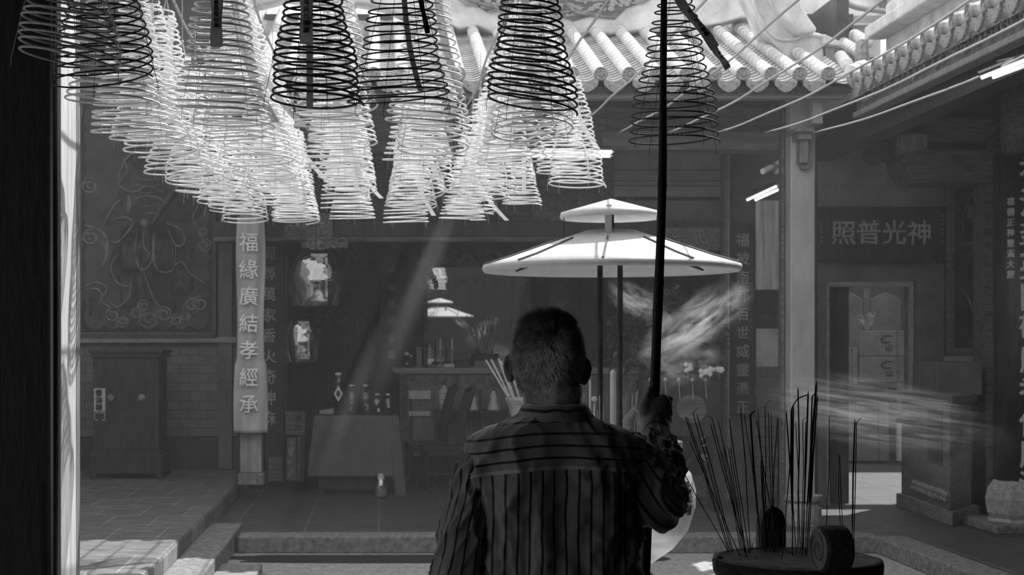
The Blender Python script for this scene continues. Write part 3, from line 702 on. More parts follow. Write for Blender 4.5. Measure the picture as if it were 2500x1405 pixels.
tube_light([((1823, 489), (1896, 455)), ((1843, 489), (1901, 463))], 14.9, 3.6, 'short angled twin tube light above the streaked wall panel')
tube_light([((2396, 190), (2600, 108)), ((2424, 189), (2610, 120))], 9.2, 5.0, 'bright twin tube light under the gallery eave')
tube_light([((445, 165), (700, 165)), ((452, 184), (690, 184))], 15.2, 3.4, 'pale twin tube light behind the hanging incense coils')
cc = thing('security_camera', P(1905, 410, 14.5), 'small white security camera on a bracket high on the column', 'camera')
obj('mount_box', pxbox(MB(), 1896, 392, 1913, 422, 14.3, .1), M['plastic'], cc, bevel=.008)
obj('camera_arm', MB().tube([P(1898, 407, 14.3), P(1880, 410, 14.2)], .02, 8), M['plaster_dim'], cc)
obj('camera_body', MB().tube([P(1883, 409, 14.2), P(1862, 419, 14.1)], .028, 10), M['plastic'], cc)

# ------------------------------------------------------------------ painted warrior relief
Dn = 17.5
pw = thing('warrior_painting', P(360, 822, Dn), 'large dark framed relief painting of an armoured warrior standing on clouds', 'painting')
fr = MB()
for (x0, y0, x1, y1) in ((187, 240, 197, 826), (519, 240, 527, 826), (187, 813, 527, 826), (187, 240, 527, 250)): pxbox(fr, x0, y0, x1, y1, Dn, .1)
obj('frame', fr, M['wood_v'], pw, bevel=.01)
obj('backing', pxbox(MB(), 197, 250, 519, 813, Dn+.05, .05), M['wood_dk'], pw)
sc = []
def scal(x0, y0, x1, y1, n, amp, nx, ny):
    for i in range(n*6):
        t = i/(n*6); b_ = abs(math.sin(t*n*PI))*amp; sc.append((x0+(x1-x0)*t+nx*b_, y0+(y1-y0)*t+ny*b_))
scal(212, 265, 212, 795, 11, 6, -1, 0); scal(212, 795, 505, 795, 7, 10, 0, 1); scal(505, 795, 505, 265, 11, 6, 1, 0); scal(505, 265, 212, 265, 7, 10, 0, -1)
mb = MB(); pxprism(mb, sc, Dn+.03, .02); obj('scalloped_ground', mb, mat('painting_ground', .085, .6, var=.3, scale=4), pw)
Dm = Dn+.02
mb = MB()    # clouds
for (cx, cy, r_) in ((222, 580, 22), (220, 455, 22), (275, 770, 20), (300, 785, 16), (335, 765, 18), (365, 780, 26), (400, 768, 22), (432, 782, 16), (452, 775, 14), (490, 742, 20), (500, 600, 18), (496, 565, 12), (470, 745, 22), (350, 748, 16)):
    stroke(mb, spiral(cx, cy, r_, 1.7, R()*6, random.choice((-1, 1)), 16), Dm, 3.2, 6, n=2); stroke(mb, spiral(cx+3, cy+5, r_*1.3, .6, 2.6, 1, 10), Dm, 2.4, 6, n=2)
for q in ([(205, 700), (235, 690), (262, 705), (245, 735), (270, 750)], [(205, 710), (235, 705), (250, 725), (240, 745)], [(205, 550), (240, 560), (262, 590), (255, 640)], [(500, 480), (470, 530), (485, 560), (512, 630)], [(250, 590), (262, 620), (250, 650)]): stroke(mb, q, Dm, 3, 6)
obj('cloud_relief', mb, M['relief_lt'], pw)
mb = MB()    # robe and armour: overlapping raised pieces
def piece(pts, dz, th=.02):
    q = [P(x, y, Dm) for x, y in pts]; n_ = len(q); out_ = []
    for i_ in range(n_):
        p0, p1, p2, p3 = q[i_-1], q[i_], q[(i_+1) % n_], q[(i_+2) % n_]
        for k_ in range(4):
            t = k_/4; v_ = .5*((2*p1)+(-p0+p2)*t+(2*p0-5*p1+4*p2-p3)*t*t+(-p0+3*p1-3*p2+p3)*t**3); out_.append((v_.x, v_.z))
    mb.prism(out_, Dm-dz, Dm-dz+th)
for pts_, dz in (
    ([(322, 420), (300, 440), (282, 490), (250, 520), (262, 552), (300, 540), (335, 520), (345, 470)], .0),
    ([(385, 430), (420, 470), (470, 492), (492, 520), (450, 545), (405, 530), (375, 480)], .0),
    ([(318, 425), (340, 410), (378, 412), (402, 440), (408, 500), (400, 550), (350, 560), (318, 545), (312, 480)], .012),
    ([(300, 560), (345, 548), (350, 600), (335, 665), (300, 668), (288, 640), (292, 600)], .02),
    ([(362, 556), (418, 552), (432, 600), (428, 655), (385, 672), (362, 640)], .02),
    ([(285, 655), (325, 668), (338, 720), (322, 762), (300, 748), (290, 700)], .005),
    ([(372, 668), (410, 668), (425, 720), (432, 770), (402, 762), (384, 720)], .005),
    ([(428, 648), (462, 660), (472, 700), (448, 724), (420, 716), (412, 680)], .0),
    ([(300, 570), (280, 600), (266, 650), (280, 668), (292, 640), (298, 600)], .0),
    ([(420, 560), (446, 590), (452, 630), (434, 650), (428, 600)], .0),
    ([(272, 640), (292, 634), (298, 660), (284, 684), (268, 672)], .015),
    ([(262, 560), (284, 538), (298, 550), (290, 590), (270, 596)], .012),
    ([(345, 560), (365, 560), (370, 640), (382, 720), (356, 730), (348, 660)], .026),
    ([(320, 350), (345, 335), (372, 350), (376, 385), (360, 412), (335, 412), (318, 388)], .02),
    ([(310, 360), (330, 322), (362, 318), (384, 356), (362, 350), (334, 350)], .03)): piece(pts_, dz)
obj('warrior_figure', mb, mat('painted_armour', .035, .45, var=.6, scale=12, bump=.4), pw, bevel=.008)
Dm = Dm-.03
mb = MB()
for q, r_ in (([(300, 385), (310, 420), (290, 450), (325, 470), (360, 455), (400, 470)], 3), ([(288, 440), (300, 400), (330, 370), (370, 372), (395, 400)], 3), ([(335, 560), (330, 620), (345, 660), (370, 640), (375, 570)], 2.6), ([(378, 570), (376, 640), (395, 665), (425, 655), (428, 600)], 2.6), ([(290, 620), (270, 650), (285, 690), (310, 700)], 3), ([(425, 650), (445, 640), (465, 670), (500, 692)], 3.5), ([(270, 540), (300, 530), (325, 545), (290, 590), (272, 590)], 2.8), ([(405, 545), (440, 560), (452, 590), (430, 600), (408, 555)], 2.8), ([(330, 490), (345, 480), (385, 482), (400, 500), (380, 520), (345, 520)], 2.6), ([(255, 545), (280, 500), (310, 480)], 3), ([(320, 680), (318, 720), (290, 750), (270, 740)], 3), ([(345, 650), (375, 730), (400, 760)], 2.4), ([(352, 560), (350, 600), (365, 622), (350, 640)], 2.2)):
    stroke(mb, q, Dm-.01, r_, 6)
mb.lathe([(.0, 0), (.04, 0), (.045, .02), (.03, .03)], P(352, 545, Dm), 14, Matrix.Rotation(PI/2, 3, 'X'))
for k_ in range(9): stroke(mb, [(302+k_*5, 590), (300+k_*5, 625), (302+k_*4.6, 655)], Dm, 1.1, 4); stroke(mb, [(372+k_*6, 580), (373+k_*6, 620), (376+k_*5.4, 655)], Dm, 1.1, 4)
for k_ in range(6): stroke(mb, [(430+k_*4, 655+k_*2), (436+k_*5, 685), (424+k_*6, 712)], Dm, 1.2, 4); stroke(mb, [(296+k_*5, 675), (300+k_*4, 715), (304+k_*3, 745)], Dm, 1.1, 4)
for k_ in range(5): stroke(mb, [(322, 432+k_*16), (360, 440+k_*16), (400, 434+k_*16)], Dm, 1.3, 4)
stroke(mb, [(313, 478), (316, 500), (312, 520)], Dm-.015, 7, 8)
obj('armour_lines', mb, M['relief_lt'], pw)
mb = MB(); stroke(mb, [(372, 545), (395, 505), (425, 465), (450, 430)], Dm-.03, 8, 8); obj('mace', mb, M['relief'], pw, smooth=True)
text('inscription', '弟子黃春', m_(11, Dn), (P(467, 0, Dn).x, Dm-.003, P(0, 575, Dn).z), M['wood_dk'], pw, True, .03, 1.5)
text('small_inscription', '陳壽彝作', m_(9, Dn), (P(222, 0, Dn).x, Dm-.003, P(0, 730, Dn).z), M['wood_dk'], pw, True, .03, 1.3)
tag(obj('wall_shelf', pxbox(MB(), 366, 84, 420, 130, 17.6, .08), M['wall_mid']), 'faint square hatch high on the wall above the warrior painting', 'hatch')

# ------------------------------------------------------------------ offering cabinet
Dy = 16.4; zb = ZL
cb_ = thing('offering_cabinet', (P(310, 0, Dy).x, Dy, zb), 'dark two-knob offering cabinet standing under the warrior painting', 'cabinet')
x0 = P(227, 0, Dy).x; x1 = P(388, 0, Dy).x; z = lambda y: P(0, y, Dy).z
obj('cabinet_body', MB().box((x0, Dy, z(1105)), (x1, Dy+.62, z(862))), M['wall_dark'], cb_, bevel=.008)
mb = MB(); mb.box((x0-.02, Dy-.03, z(874)), (x1+.03, Dy+.66, z(862))); mb.box((x0-.04, Dy-.05, z(863)), (x1+.05, Dy+.68, z(854)))
obj('cornice', mb, M['wood_dk'], cb_, bevel=.008)
mb = MB(); mb.box((x0-.03, Dy-.04, zb+.05), (x1+.05, Dy+.68, z(1110))); mb.box((x0-.02, Dy-.03, z(1112)), (x1+.03, Dy+.66, z(1102)))
mb.box((x0-.02, Dy-.04, zb), (x0+.04, Dy+.05, zb+.05)); mb.box((x1-.02, Dy-.04, zb), (x1+.04, Dy+.05, zb+.05)); mb.box((x1-.02, Dy+.55, zb), (x1+.04, Dy+.65, zb+.05))
obj('plinth', mb, M['wood_dk'], cb_, bevel=.006)
dd = obj('door', MB().box((x0+.04, Dy-.018, z(1098)), (x1-.05, Dy, z(880))), M['wood_dk'], cb_, bevel=.004)
for xk in (270, 346):
    obj('knob', MB().lathe([(0, 0), (.03, 0), (.036, -.012), (.02, -.02), (.016, -.03), (0, -.03)], P(xk, 971, Dy-.02), 16, Matrix.Rotation(-PI/2, 3, 'X')), M['relief_lt'], dd)
pl = obj('paper_label', pxbox(MB(), 229, 949, 257, 1006, Dy-.026, .006), M['paper_gr'], cb_)
text('label_text', '香油箱', m_(17, Dy), (P(243, 0, Dy).x, Dy-.03, P(0, 952, Dy).z), M['ink'], pl, True, .04, 1.05)
mb = MB()
for q in ((229, 1008, 232, 1028), (254, 1008, 257, 1028), (229, 1025, 240, 1028), (248, 1025, 257, 1028), (229, 1008, 257, 1010)): pxbox(mb, *q, Dy-.024, .004)
obj('label_remnant', mb, M['plaster_dim'], cb_)

# ------------------------------------------------------------------ lanterns wrapped in plastic
def wrapped_lantern(x0, y0, x1, y1, D, label):
    c = P((x0+x1)/2, y1, D); t = thing('hanging_lantern', c, label, 'lantern', None)
    w = m_(x1-x0, D)/2; h = m_(y1-y0, D)
    mb = MB()
    ct = P((x0+x1)/2, (y0+y1)/2, D)
    mb.lathe([(w*.3, -h*.42), (w*.5, -h*.38), (w*.62, -.2*h), (w*.62, .2*h), (w*.5, .38*h), (w*.3, .42*h)], ct, 6)
    obj('lantern_body', mb, M['relief'], t)
    mb = MB()
    fx = ct.x+w*.15
    for s in (-1, 1): mb.box((fx+s*w*.28-.012, D-w*.68, ct.z-h*.4), (fx+s*w*.28+.012, D-w*.62, ct.z+h*.4))
    for s in (-.4, .2, .4): mb.box((fx-w*.32, D-w*.68, ct.z+h*s-.015), (fx+w*.32, D-w*.6, ct.z+h*s+.02))
    mb.ball((fx, D-w*.66, ct.z+h*.3), w*.2, 10, 7, (1, .4, 1)); mb.ball((fx, D-w*.66, ct.z-h*.33), w*.17, 10, 7, (1.2, .4, .8))
    mb.tube([(fx-w*.2, D-w*.68, ct.z-h*.1), (fx+w*.18, D-w*.68, ct.z+h*.15)], .01, 6)
    obj('pale_lantern_frame', mb, M['plaster'], t)
    mb = MB(); rr = []
    for i in range(15):
        v = i/14; q = w*(1.05-.35*abs(v-.45)**1.5*2); 
        if v > .85: q *= 1-(v-.85)*2
        rr.append([ct+Vector((q*math.cos(2*PI*j/28)*(1+.10*MN.noise(Vector((j*.9, v*5, x0)))), q*.8*math.sin(2*PI*j/28)*(1+.14*MN.noise(Vector((j*1.1, v*6, 4)))), (v-.5)*h*1.02)) for j in range(28)])
    mb.rings(rr, False); obj('plastic_wrap', mb, film_m, t, smooth=True)
    obj('hanging_cord', MB().tube([ct+Vector((0, 0, h*.42)), ct+Vector((0, .0, h*.42+1.6))], .004, 5), M['wood_dk'], t)
    return t
wrapped_lantern(708, 614, 834, 746, 15.6, 'upper plastic-wrapped lantern hanging beside the half-hidden couplet board')
wrapped_lantern(694, 780, 778, 884, 15.9, 'lower plastic-wrapped lantern hanging above the covered table')

# ------------------------------------------------------------------ covered side table with vases
Dt = 16.2
tb = thing('side_table', (P(875, 0, Dt).x, Dt+.3, 0), 'low side table draped to the floor with a grey cloth', 'table')
zt = P(0, 1018, Dt).z; xa1 = P(772, 0, Dt).x; xb1 = P(968, 0, Dt).x
obj('table_top', MB().box((xa1, Dt, zt-.03), (xb1, Dt+.6, zt)), M['wood_dk'], tb)
for (x, y) in ((xa1+.05, Dt+.05), (xb1-.12, Dt+.05), (xa1+.05, Dt+.55), (xb1-.12, Dt+.55)): obj('leg', MB().box((x-.025, y-.025, 0), (x+.025, y+.025, zt-.03)), M['wood_dk'], tb)
obj('lower_board', MB().box((P(784, 0, Dt).x, Dt+.02, .05), (P(945, 0, Dt).x, Dt+.5, .2)), M['wood_dk'], tb)
def cf(u, v):
    t = v
    y = zt+.006 if t < .02 else zt+.006-(t)*((.62 if u < .86 else .62+.28*min(1, (u-.86)/.05)))
    x = xa1-.02+(xb1-xa1+.04)*u; x += (u-.5)*.16*t+.012*math.sin(u*30+2)*t
    return (x, Dt-.02-.05*t-.02*math.sin(u*22+1.3)*t, y)
mb = MB().grid(cf, 60, 20); mb.box((xa1-.02, Dt-.02, zt+.001), (xb1+.02, Dt+.6, zt+.008))
mb.grid(lambda u, v: (xb1+.02+.07*v+.015*math.sin(u*18)*v, Dt-.02+.6*u, zt+.006-(zt-.05)*v*(.9-.2*u)), 20, 12)
mb.grid(lambda u, v: (xa1-.02-.05*v-.012*math.sin(u*18)*v, Dt-.02+.6*u, zt+.006-.55*v), 20, 12)
tag(obj('table_cloth', mb, M['cloth_table'], smooth=True), 'plain grey cloth draped over the low side table', 'tablecloth')
def vase(name, prof, x, D, zb_, m, label, cat='vase', seg=24):
    t = thing(name, (P(x, 0, D).x, D, zb_), label, cat); obj('vessel', MB().lathe(prof, (P(x, 0, D).x, D, zb_), seg), m, t, smooth=True, bevel=0); return t
zT = zt+.009; Dv_ = Dt+.22; u_ = m_(1, Dv_)
zT = P(0, 1016, Dv_).z if False else zT
v1 = vase('tall_vase', [(0, 0), (12*u_, 0), (12*u_, 80*u_), (10*u_, 90*u_), (7*u_, 94*u_), (8*u_, 101*u_), (0, 101*u_)], 827, Dv_, zT, M['glossy'], 'tall black bottle vase with a white diamond label on the covered table')
c = P(826, 962, Dv_-12*u_-.003); hw = 11*u_; hh = 20*u_
mb = MB(); mb.prism([(c.x-hw, zT+52*u_), (c.x, zT+52*u_-hh), (c.x+hw, zT+52*u_), (c.x, zT+52*u_+hh)], c.y-.002, c.y+.003); obj('diamond_label', mb, M['plastic'], v1)
mb = MB(); mb.ball((c.x, c.y-.004, zT+52*u_), 5*u_, 8, 6, (1, .3, 1.6)); obj('label_print', mb, M['iron'], v1)
mb = MB(); mb.lathe([(0, 0), (8*u_, 0), (8.5*u_, 3*u_), (7*u_, 6*u_), (0, 6*u_)], (c.x, Dv_, zT+97*u_), 16); obj('pale_stopper', mb, M['plastic'], v1)
for i, (x, w, h_, lb) in enumerate(((858, 17, 76, 'dark ribbed canister with a metal lid next to the tall vase'), (892, 17, 76, 'dark canister with a pale painted crest in the middle of the covered table'), (921, 13, 54, 'small glossy jar with a white painted figure beside the crested canister'), (947, 13, 54, 'small glossy jar with a white painted figure at the table corner'))):
    t = vase('offering_jar', [(0, 0), (w*.8*u_, 0), (w*u_, 6*u_), (w*u_, (h_*.45)*u_), (w*1.03*u_, (h_*.47)*u_), (w*u_, (h_*.5)*u_), (w*.95*u_, (h_-8)*u_), (w*.6*u_, (h_-6)*u_), (0, (h_-6)*u_)], x, Dv_+.02*(i % 2), zT, M['glossy'], lb, 'jar')
    cx0 = P(x, 0, Dv_).x
    obj('jar_lid', MB().lathe([(0, 0), (w*.45*u_, 0), (w*.5*u_, 3*u_), (w*.2*u_, 6*u_), (0, 6*u_)], (cx0, Dv_, zT+(h_-7)*u_), 14), M['steel'], t, smooth=True)
    mb = MB()
    for q in range(5): mb.ball((cx0-w*.3*u_+R()*w*.6*u_, Dv_-w*u_, zT+h_*(.2+.5*R())*u_), (2+R()*2.5)*u_, 7, 5, (1, .5, 1.3))
    obj('painted_motif', mb, M['plaster'] if i in (2, 3) else M['relief_lt'], t)
mb = MB().hexa([P(780, 1016, Dt+.1)+Vector((0, 0, .02)), P(815, 1016, Dt+.1)+Vector((0, 0, .02)), P(815, 1005, Dt+.4), P(790, 1005, Dt+.4)], [P(780, 1010, Dt+.1)+Vector((0, 0, .03)), P(815, 1006, Dt+.1)+Vector((0, 0, .03)), P(815, 996, Dt+.4), P(795, 1000, Dt+.4)])
tag(obj('paper_sheaf', mb, M['plaster_dim']), 'loose sheaf of pale paper at the corner of the covered table', 'paper')
gbz = vase('glass_jug', [(.0, 0), (.04, 0), (.062, .04), (.066, .12), (.05, .18), (.028, .21), (.02, .24), (.024, .26), (.0, .26)], 930, 15.75, 0, bottle_m, 'clear glass bottle standing on the floor in front of the covered table', 'bottle', 20)
obj('liquid', MB().lathe([(0, .01), (.055, .03), (.06, .1), (0, .1)], (P(930, 0, 15.75).x, 15.75, 0), 16), M['plaster_dim'], gbz)
obj('bottle_collar', MB().lathe([(.02, .2), (.035, .2), (.03, .25), (.018, .25)], (P(930, 0, 15.75).x, 15.75, 0), 16), M['plaster'], gbz)

# small notice cabinet and picture stand by the couplet board
pc = thing('picture_cabinet', P(722, 1180, 16.6), 'narrow dark cabinet showing a faded portrait poster beside the couplet board', 'cabinet')
obj('cabinet_body', pxbox(MB(), 698, 1064, 745, 1178, 16.6, .3), M['wood_dk'], pc, bevel=.006)
obj('poster', pxbox(MB(), 701, 1070, 722, 1174, 16.57, .01), M['wall_mid'], pc)
mb = MB()
for (x, y, r_) in ((711, 1100, 8), (710, 1112, 6), (708, 1126, 7), (714, 1150, 6), (707, 1162, 7), (712, 1085, 5)): mb.ball(P(x, y, 16.565), m_(r_, 16.6), 9, 6, (1, .2, 1.1))
obj('poster_picture', mb, M['relief_lt'], pc)
obj('side_post', pxbox(MB(), 727, 1068, 733, 1176, 16.57, .03), M['wood'], pc)
nb = thing('donation_box', P(717, 1060, 16.55), 'small dark donation box with worn writing on top of the picture cabinet', 'box')
obj('box_body', pxbox(MB(), 697, 1005, 745, 1063, 16.55, .25), M['wood'], nb, bevel=.006)
text('box_writing', '樂助', m_(18, 16.5), (P(728, 0, 16.5).x, 16.545, P(0, 1015, 16.5).z), M['wood_dk'], nb, True, .02, 1.2)

# ------------------------------------------------------------------ altar and altar case
Da = 18.2
at = thing('altar_table', (P(1250, 0, Da).x, Da, 0), 'long carved altar table with a pale edge behind the wooden chairs', 'altar')
mb = MB(); pxprism(mb, [(956, 898), (1560, 898), (1560, 914), (968, 914), (958, 907)], Da, 1.6); obj('altar_top', mb, M['wood_lt'], at, bevel=.012)
obj('altar_front', pxbox(MB(), 976, 914, 1560, 1115, Da+.06, .5), M['wood_v'], at, bevel=.006)
obj('altar_post', pxbox(MB(), 976, 914, 996, 1120, Da+.02, .1), M['relief'], at)
mb = MB()
for q in range(60): stroke(mb, spiral(1005+R()*540, 922+R()*22, 6+R()*6, 1, R()*6, random.choice((-1, 1)), 7), Da+.05, 2, 5, n=1)
for q in range(14): stroke(mb, spiral(986, 925+q*14, 6, 1, R()*6, 1, 7), Da+.01, 2, 5, n=1)
obj('apron_carving', mb, M['relief'], at)
obj('altar_skirt', pxbox(MB(), 980, 1115, 1560, 1169, Da+.1, .4), M['wood_dk'], at)
for i, x in enumerate((1000, 1080, 1170, 1240)): obj('panel_frame', pxbox(MB(), x, 950, x+6, 1110, Da+.03, .05), M['wood_dk'], at)
obj('reflection_slip', pxbox(MB(), 998, 954, 1051, 975, Da+.02, .01), M['plaster'], None); bpy.data.objects['reflection_slip']['label'] = 'white slip standing in for a reflection on the altar front beside the bottle'; bpy.data.objects['reflection_slip']['category'] = 'paper'  # white slip added in place of a reflection in the altar front
o = obj('reflection_slip', pxbox(MB(), 998, 1005, 1051, 1016, Da+.02, .01), M['plaster']); tag(o, 'narrow white slip standing in for a reflection low on the altar front, under the wider slip', 'paper')  # second slip, also in place of a reflection
Dz = Da-.25
wbz = vase('reflection_bottle', [(0, 0), (14*u_, 0), (15*u_, 30*u_), (14*u_, 32*u_), (15*u_, 34*u_), (15*u_, 50*u_), (6*u_, 60*u_), (5*u_, 66*u_), (0, 66*u_)], 1084, Dz, P(0, 1002, Dz).z, M['plastic'], 'large white bottle standing in for a reflection, on the stool in front of the altar', 'bottle', 20)  # bottle added in place of a white reflection
for (z0_, z1_) in ((14, 17), (27, 29), (44, 46)): obj('bottle_band', MB().lathe([(15.4*u_, z0_*u_), (15.4*u_, z1_*u_)], (P(1084, 0, Dz).x, Dz, P(0, 1002, Dz).z), 20), M['plaster_dim'], wbz)
stl = thing('wooden_stool', (P(1120, 0, Dz).x, Dz, 0), 'dark square stool standing against the altar under the white bottle', 'stool')
obj('seat', MB().box((P(1060, 0, Dz).x, Dz-.15, P(0, 1002, Dz).z-.03), (P(1245, 0, Dz).x, Dz+.2, P(0, 1002, Dz).z)), M['wood_dk'], stl)
for x in (1066, 1238):
    for y in (-.12, .17): obj('leg', MB().box((P(x, 0, Dz).x-.02, Dz+y-.02, 0), (P(x, 0, Dz).x+.02, Dz+y+.02, P(0, 1002, Dz).z-.03)), M['wood_dk'], stl)
for i, (x, w, h_) in enumerate(((1155, 16, 44), (1205, 18, 52))):  # white shapes added in place of reflections in the altar front
    zz = P(0, 1002, Dz).z
    vase('reflection_figure', [(0, 0), (w*u_, 0), (w*.9*u_, 5*u_), (w*.5*u_, h_*.5*u_), (w*.55*u_, h_*.7*u_), (w*.3*u_, h_*.85*u_), (w*.3*u_, h_*.95*u_), (0, h_*u_)], x, Dz, zz, M['plastic'], ('rounded white shape standing in for a reflection, on the stool nearer the bottle', 'taller white shape standing in for a reflection, on the stool by the stone pot')[i], 'figurine', 18)
# brass pot with thick sticks (beside the head)
Dj = 12.9
jp = thing('incense_pot', P(1285, 1100, Dj), 'pale cut-stone incense pot on a stand just behind the head of the person', 'pot')
obj('bowl', MB().lathe([(0, 0), (.12, 0), (.15, .06), (.17, .14), (.19, .18), (.19, .2), (.165, .2), (.16, .17), (0, .17)], (P(1290, 0, Dj).x, Dj, P(0, 1030, Dj).z), 24), M['stone_lt'], jp, smooth=False)
obj('stand', MB().lathe([(.12, 0), (.1, .04), (.08, .5), (.1, P(0, 1030, Dj).z)], (P(1290, 0, Dj).x, Dj, 0), 20), M['stone'], jp)
for i, (a, b_) in enumerate((((1240, 963), (1186, 880)), ((1244, 963), (1199, 878)), ((1252, 968), (1217, 876)), ((1256, 968), (1224, 882)), ((1268, 968), (1243, 890)))):
    o = obj('large_incense_stick', MB().tube([P(a[0], a[1]+6, Dj), P(*b_, Dj)], .0085, 7), M['gold']); tag(o, 'thick pale incense stick leaning out of the stone pot by the head', 'incense stick', 'thick sticks in the pale stone pot')

# altar case
Dg = 19.2
ac = thing('altar_case', P(1170, 880, Dg), 'glazed altar case with a carved arch above the long altar', 'case')
fr = MB(); pxbox(fr, 1036, 650, 1044, 898, Dg, .1); pxbox(fr, 1288, 650, 1296, 898, Dg, .1); pxbox(fr, 1036, 640, 1300, 652, Dg, .1)
obj('case_frame', fr, M['wood'], ac)
obj('case_stile', pxbox(MB(), 1250, 655, 1257, 895, Dg-.02, .05), M['wood_lt'], ac)
obj('case_back', pxbox(MB(), 1036, 650, 1300, 898, Dg+.5, .05), M['wall_dark'], ac)
gm = MB(); a = P(1044, 898, Dg); b_ = P(1288, 652, Dg); gm.hexa([(a.x, Dg+.03, a.z), (b_.x, Dg+.03, a.z), (b_.x, Dg+.034, a.z), (a.x, Dg+.034, a.z)], [(a.x, Dg+.020, b_.z), (b_.x, Dg+.020, b_.z), (b_.x, Dg+.024, b_.z), (a.x, Dg+.024, b_.z)])
obj('glass_pane', gm, glass_m, ac)
mb = MB()
for q in range(110):
    x = 1020+R()*290; y = 612+R()*30 if 1060 < x < 1270 else 612+R()*60
    stroke(mb, spiral(x, y, 4+R()*7, 1, R()*6, random.choice((-1, 1)), 7), Dg-.08, 2, 5, n=1)
for q in range(24):
    t = q/23; stroke(mb, spiral(1050+14*math.cos(t*3)+t*6, 700-60*t, 7, 1, R()*6, 1, 7), Dg-.06, 1.8, 5, n=1)
    stroke(mb, spiral(1283+6*math.sin(t*9), 650+200*t, 6, 1, R()*6, 1, 7), Dg-.06, 1.8, 5, n=1)
obj('arch_carving', mb, M['relief_lt'], ac, kind='stuff')
text('case_writing', '堂 主 座', m_(24, Dg), (P(1172, 0, Dg).x, Dg-.01, P(0, 680, Dg).z), M['gold'], ac, False, .02, 1, .003, sx=1.55)
# small burner and sticks inside the case
sb = thing('case_burner', P(1190, 885, Dg-.3), 'dim incense burner bristling with sticks on the altar top', 'burner')
obj('bowl', MB().lathe([(.0, 0), (.13, 0), (.15, .04), (.13, .14), (.15, .16), (.0, .16)], (P(1190, 0, Dg-.5).x, Dg-.5, P(0, 898, Da).z), 20), M['iron'], sb)
mb = MB()
for q in range(26):
    a0 = (R()-.5)*.9; p = Vector((P(1190, 0, Dg-.5).x+(R()-.5)*.16, Dg-.5+(R()-.5)*.1, P(0, 898, Da).z+.15)); mb.tube([p, p+Vector((math.sin(a0)*.42, 0, .3+R()*.2))], .004, 4)
obj('incense_bundle', mb, M['wood_lt'], sb, kind='stuff')
for (x, n_, lb) in ((998, 0, 'small pale flower ornament at the end of the altar top'), (1075, 1, 'thin pale candlestick on the altar top next to the dim burner'), (1104, 1, 'second thin candlestick on the altar top nearer the dim burner')):
    zz = P(0, 898, Da).z; t = thing('altar_ornament' if not n_ else 'candlestick', (P(x, 0, Da+.2).x, Da+.2, zz), lb, 'ornament' if not n_ else 'candlestick')
    if n_:
        obj('stand', MB().lathe([(0, 0), (.05, 0), (.05, .02), (.012, .05), (.012, .18), (.04, .2), (0, .2)], (P(x, 0, Da+.2).x, Da+.2, zz), 14), M['gold'], t)
        obj('candle', MB().lathe([(0, .2), (.012, .2), (.012, .34), (0, .34)], (P(x, 0, Da+.2).x, Da+.2, zz), 10), M['plastic'], t)
    else:
        mb = MB()
        for q in range(6): mb.ball((P(x, 0, Da+.2).x+(R()-.5)*.08, Da+.18, zz+.04+R()*.14), .02, 7, 5)
        obj('petals', mb, M['plastic'], t)
        obj('vase', MB().lathe([(0, 0), (.03, 0), (.04, .04), (.02, .08), (0, .08)], (P(x, 0, Da+.2).x, Da+.2, zz), 12), M['iron'], t)
for (x0, x1, h_, m, lb) in ((1017, 1030, 50, 'gilt_dim', 'upright dull plaque on the altar top by the flower ornament'), (1085, 1110, 9, 'plastic', 'small white block lying on the altar top'), (1112, 1150, 14, 'wood_dk', 'dark flat tray with two shiny studs on the altar top'), (1160, 1230, 16, 'gilt_dim', 'long low box on the altar top beneath the burner')):
    a = P(x0, 0, Da); b_ = P(x1, 0, Da); zz = P(0, 898, Da).z
    tag(obj('altar_item' if False else ('offering_tray' if h_ < 20 else 'spirit_tablet'), MB().box((a.x, Da+.08, zz), (b_.x, Da+.2, zz+m_(h_, Da))), M[m], bevel=.006), lb, 'tray' if h_ < 20 else 'tablet')
# faint relief door panels in the hall depth left of the beam of light
hp = thing('wall_hall_panels', (0, 20.4, 1.5), None, None, kind='structure')
for (x0, x1) in ((830, 915), (1400, 1470), (1480, 1560), (1580, 1680), (1690, 1765)):
    obj('wall_panel', pxbox(MB(), x0, 620, x1, 1000, 20.4, .1), M['wood_dk'], hp, bevel=.02)
mb = MB()
for q in range(50): stroke(mb, spiral(740+R()*160, 600+R()*200, 10+R()*22, 1.1, R()*6, random.choice((-1, 1)), 10), 20.38, 3.5, 5, n=1)
obj('wall_mural', mb, M['relief'], hp)

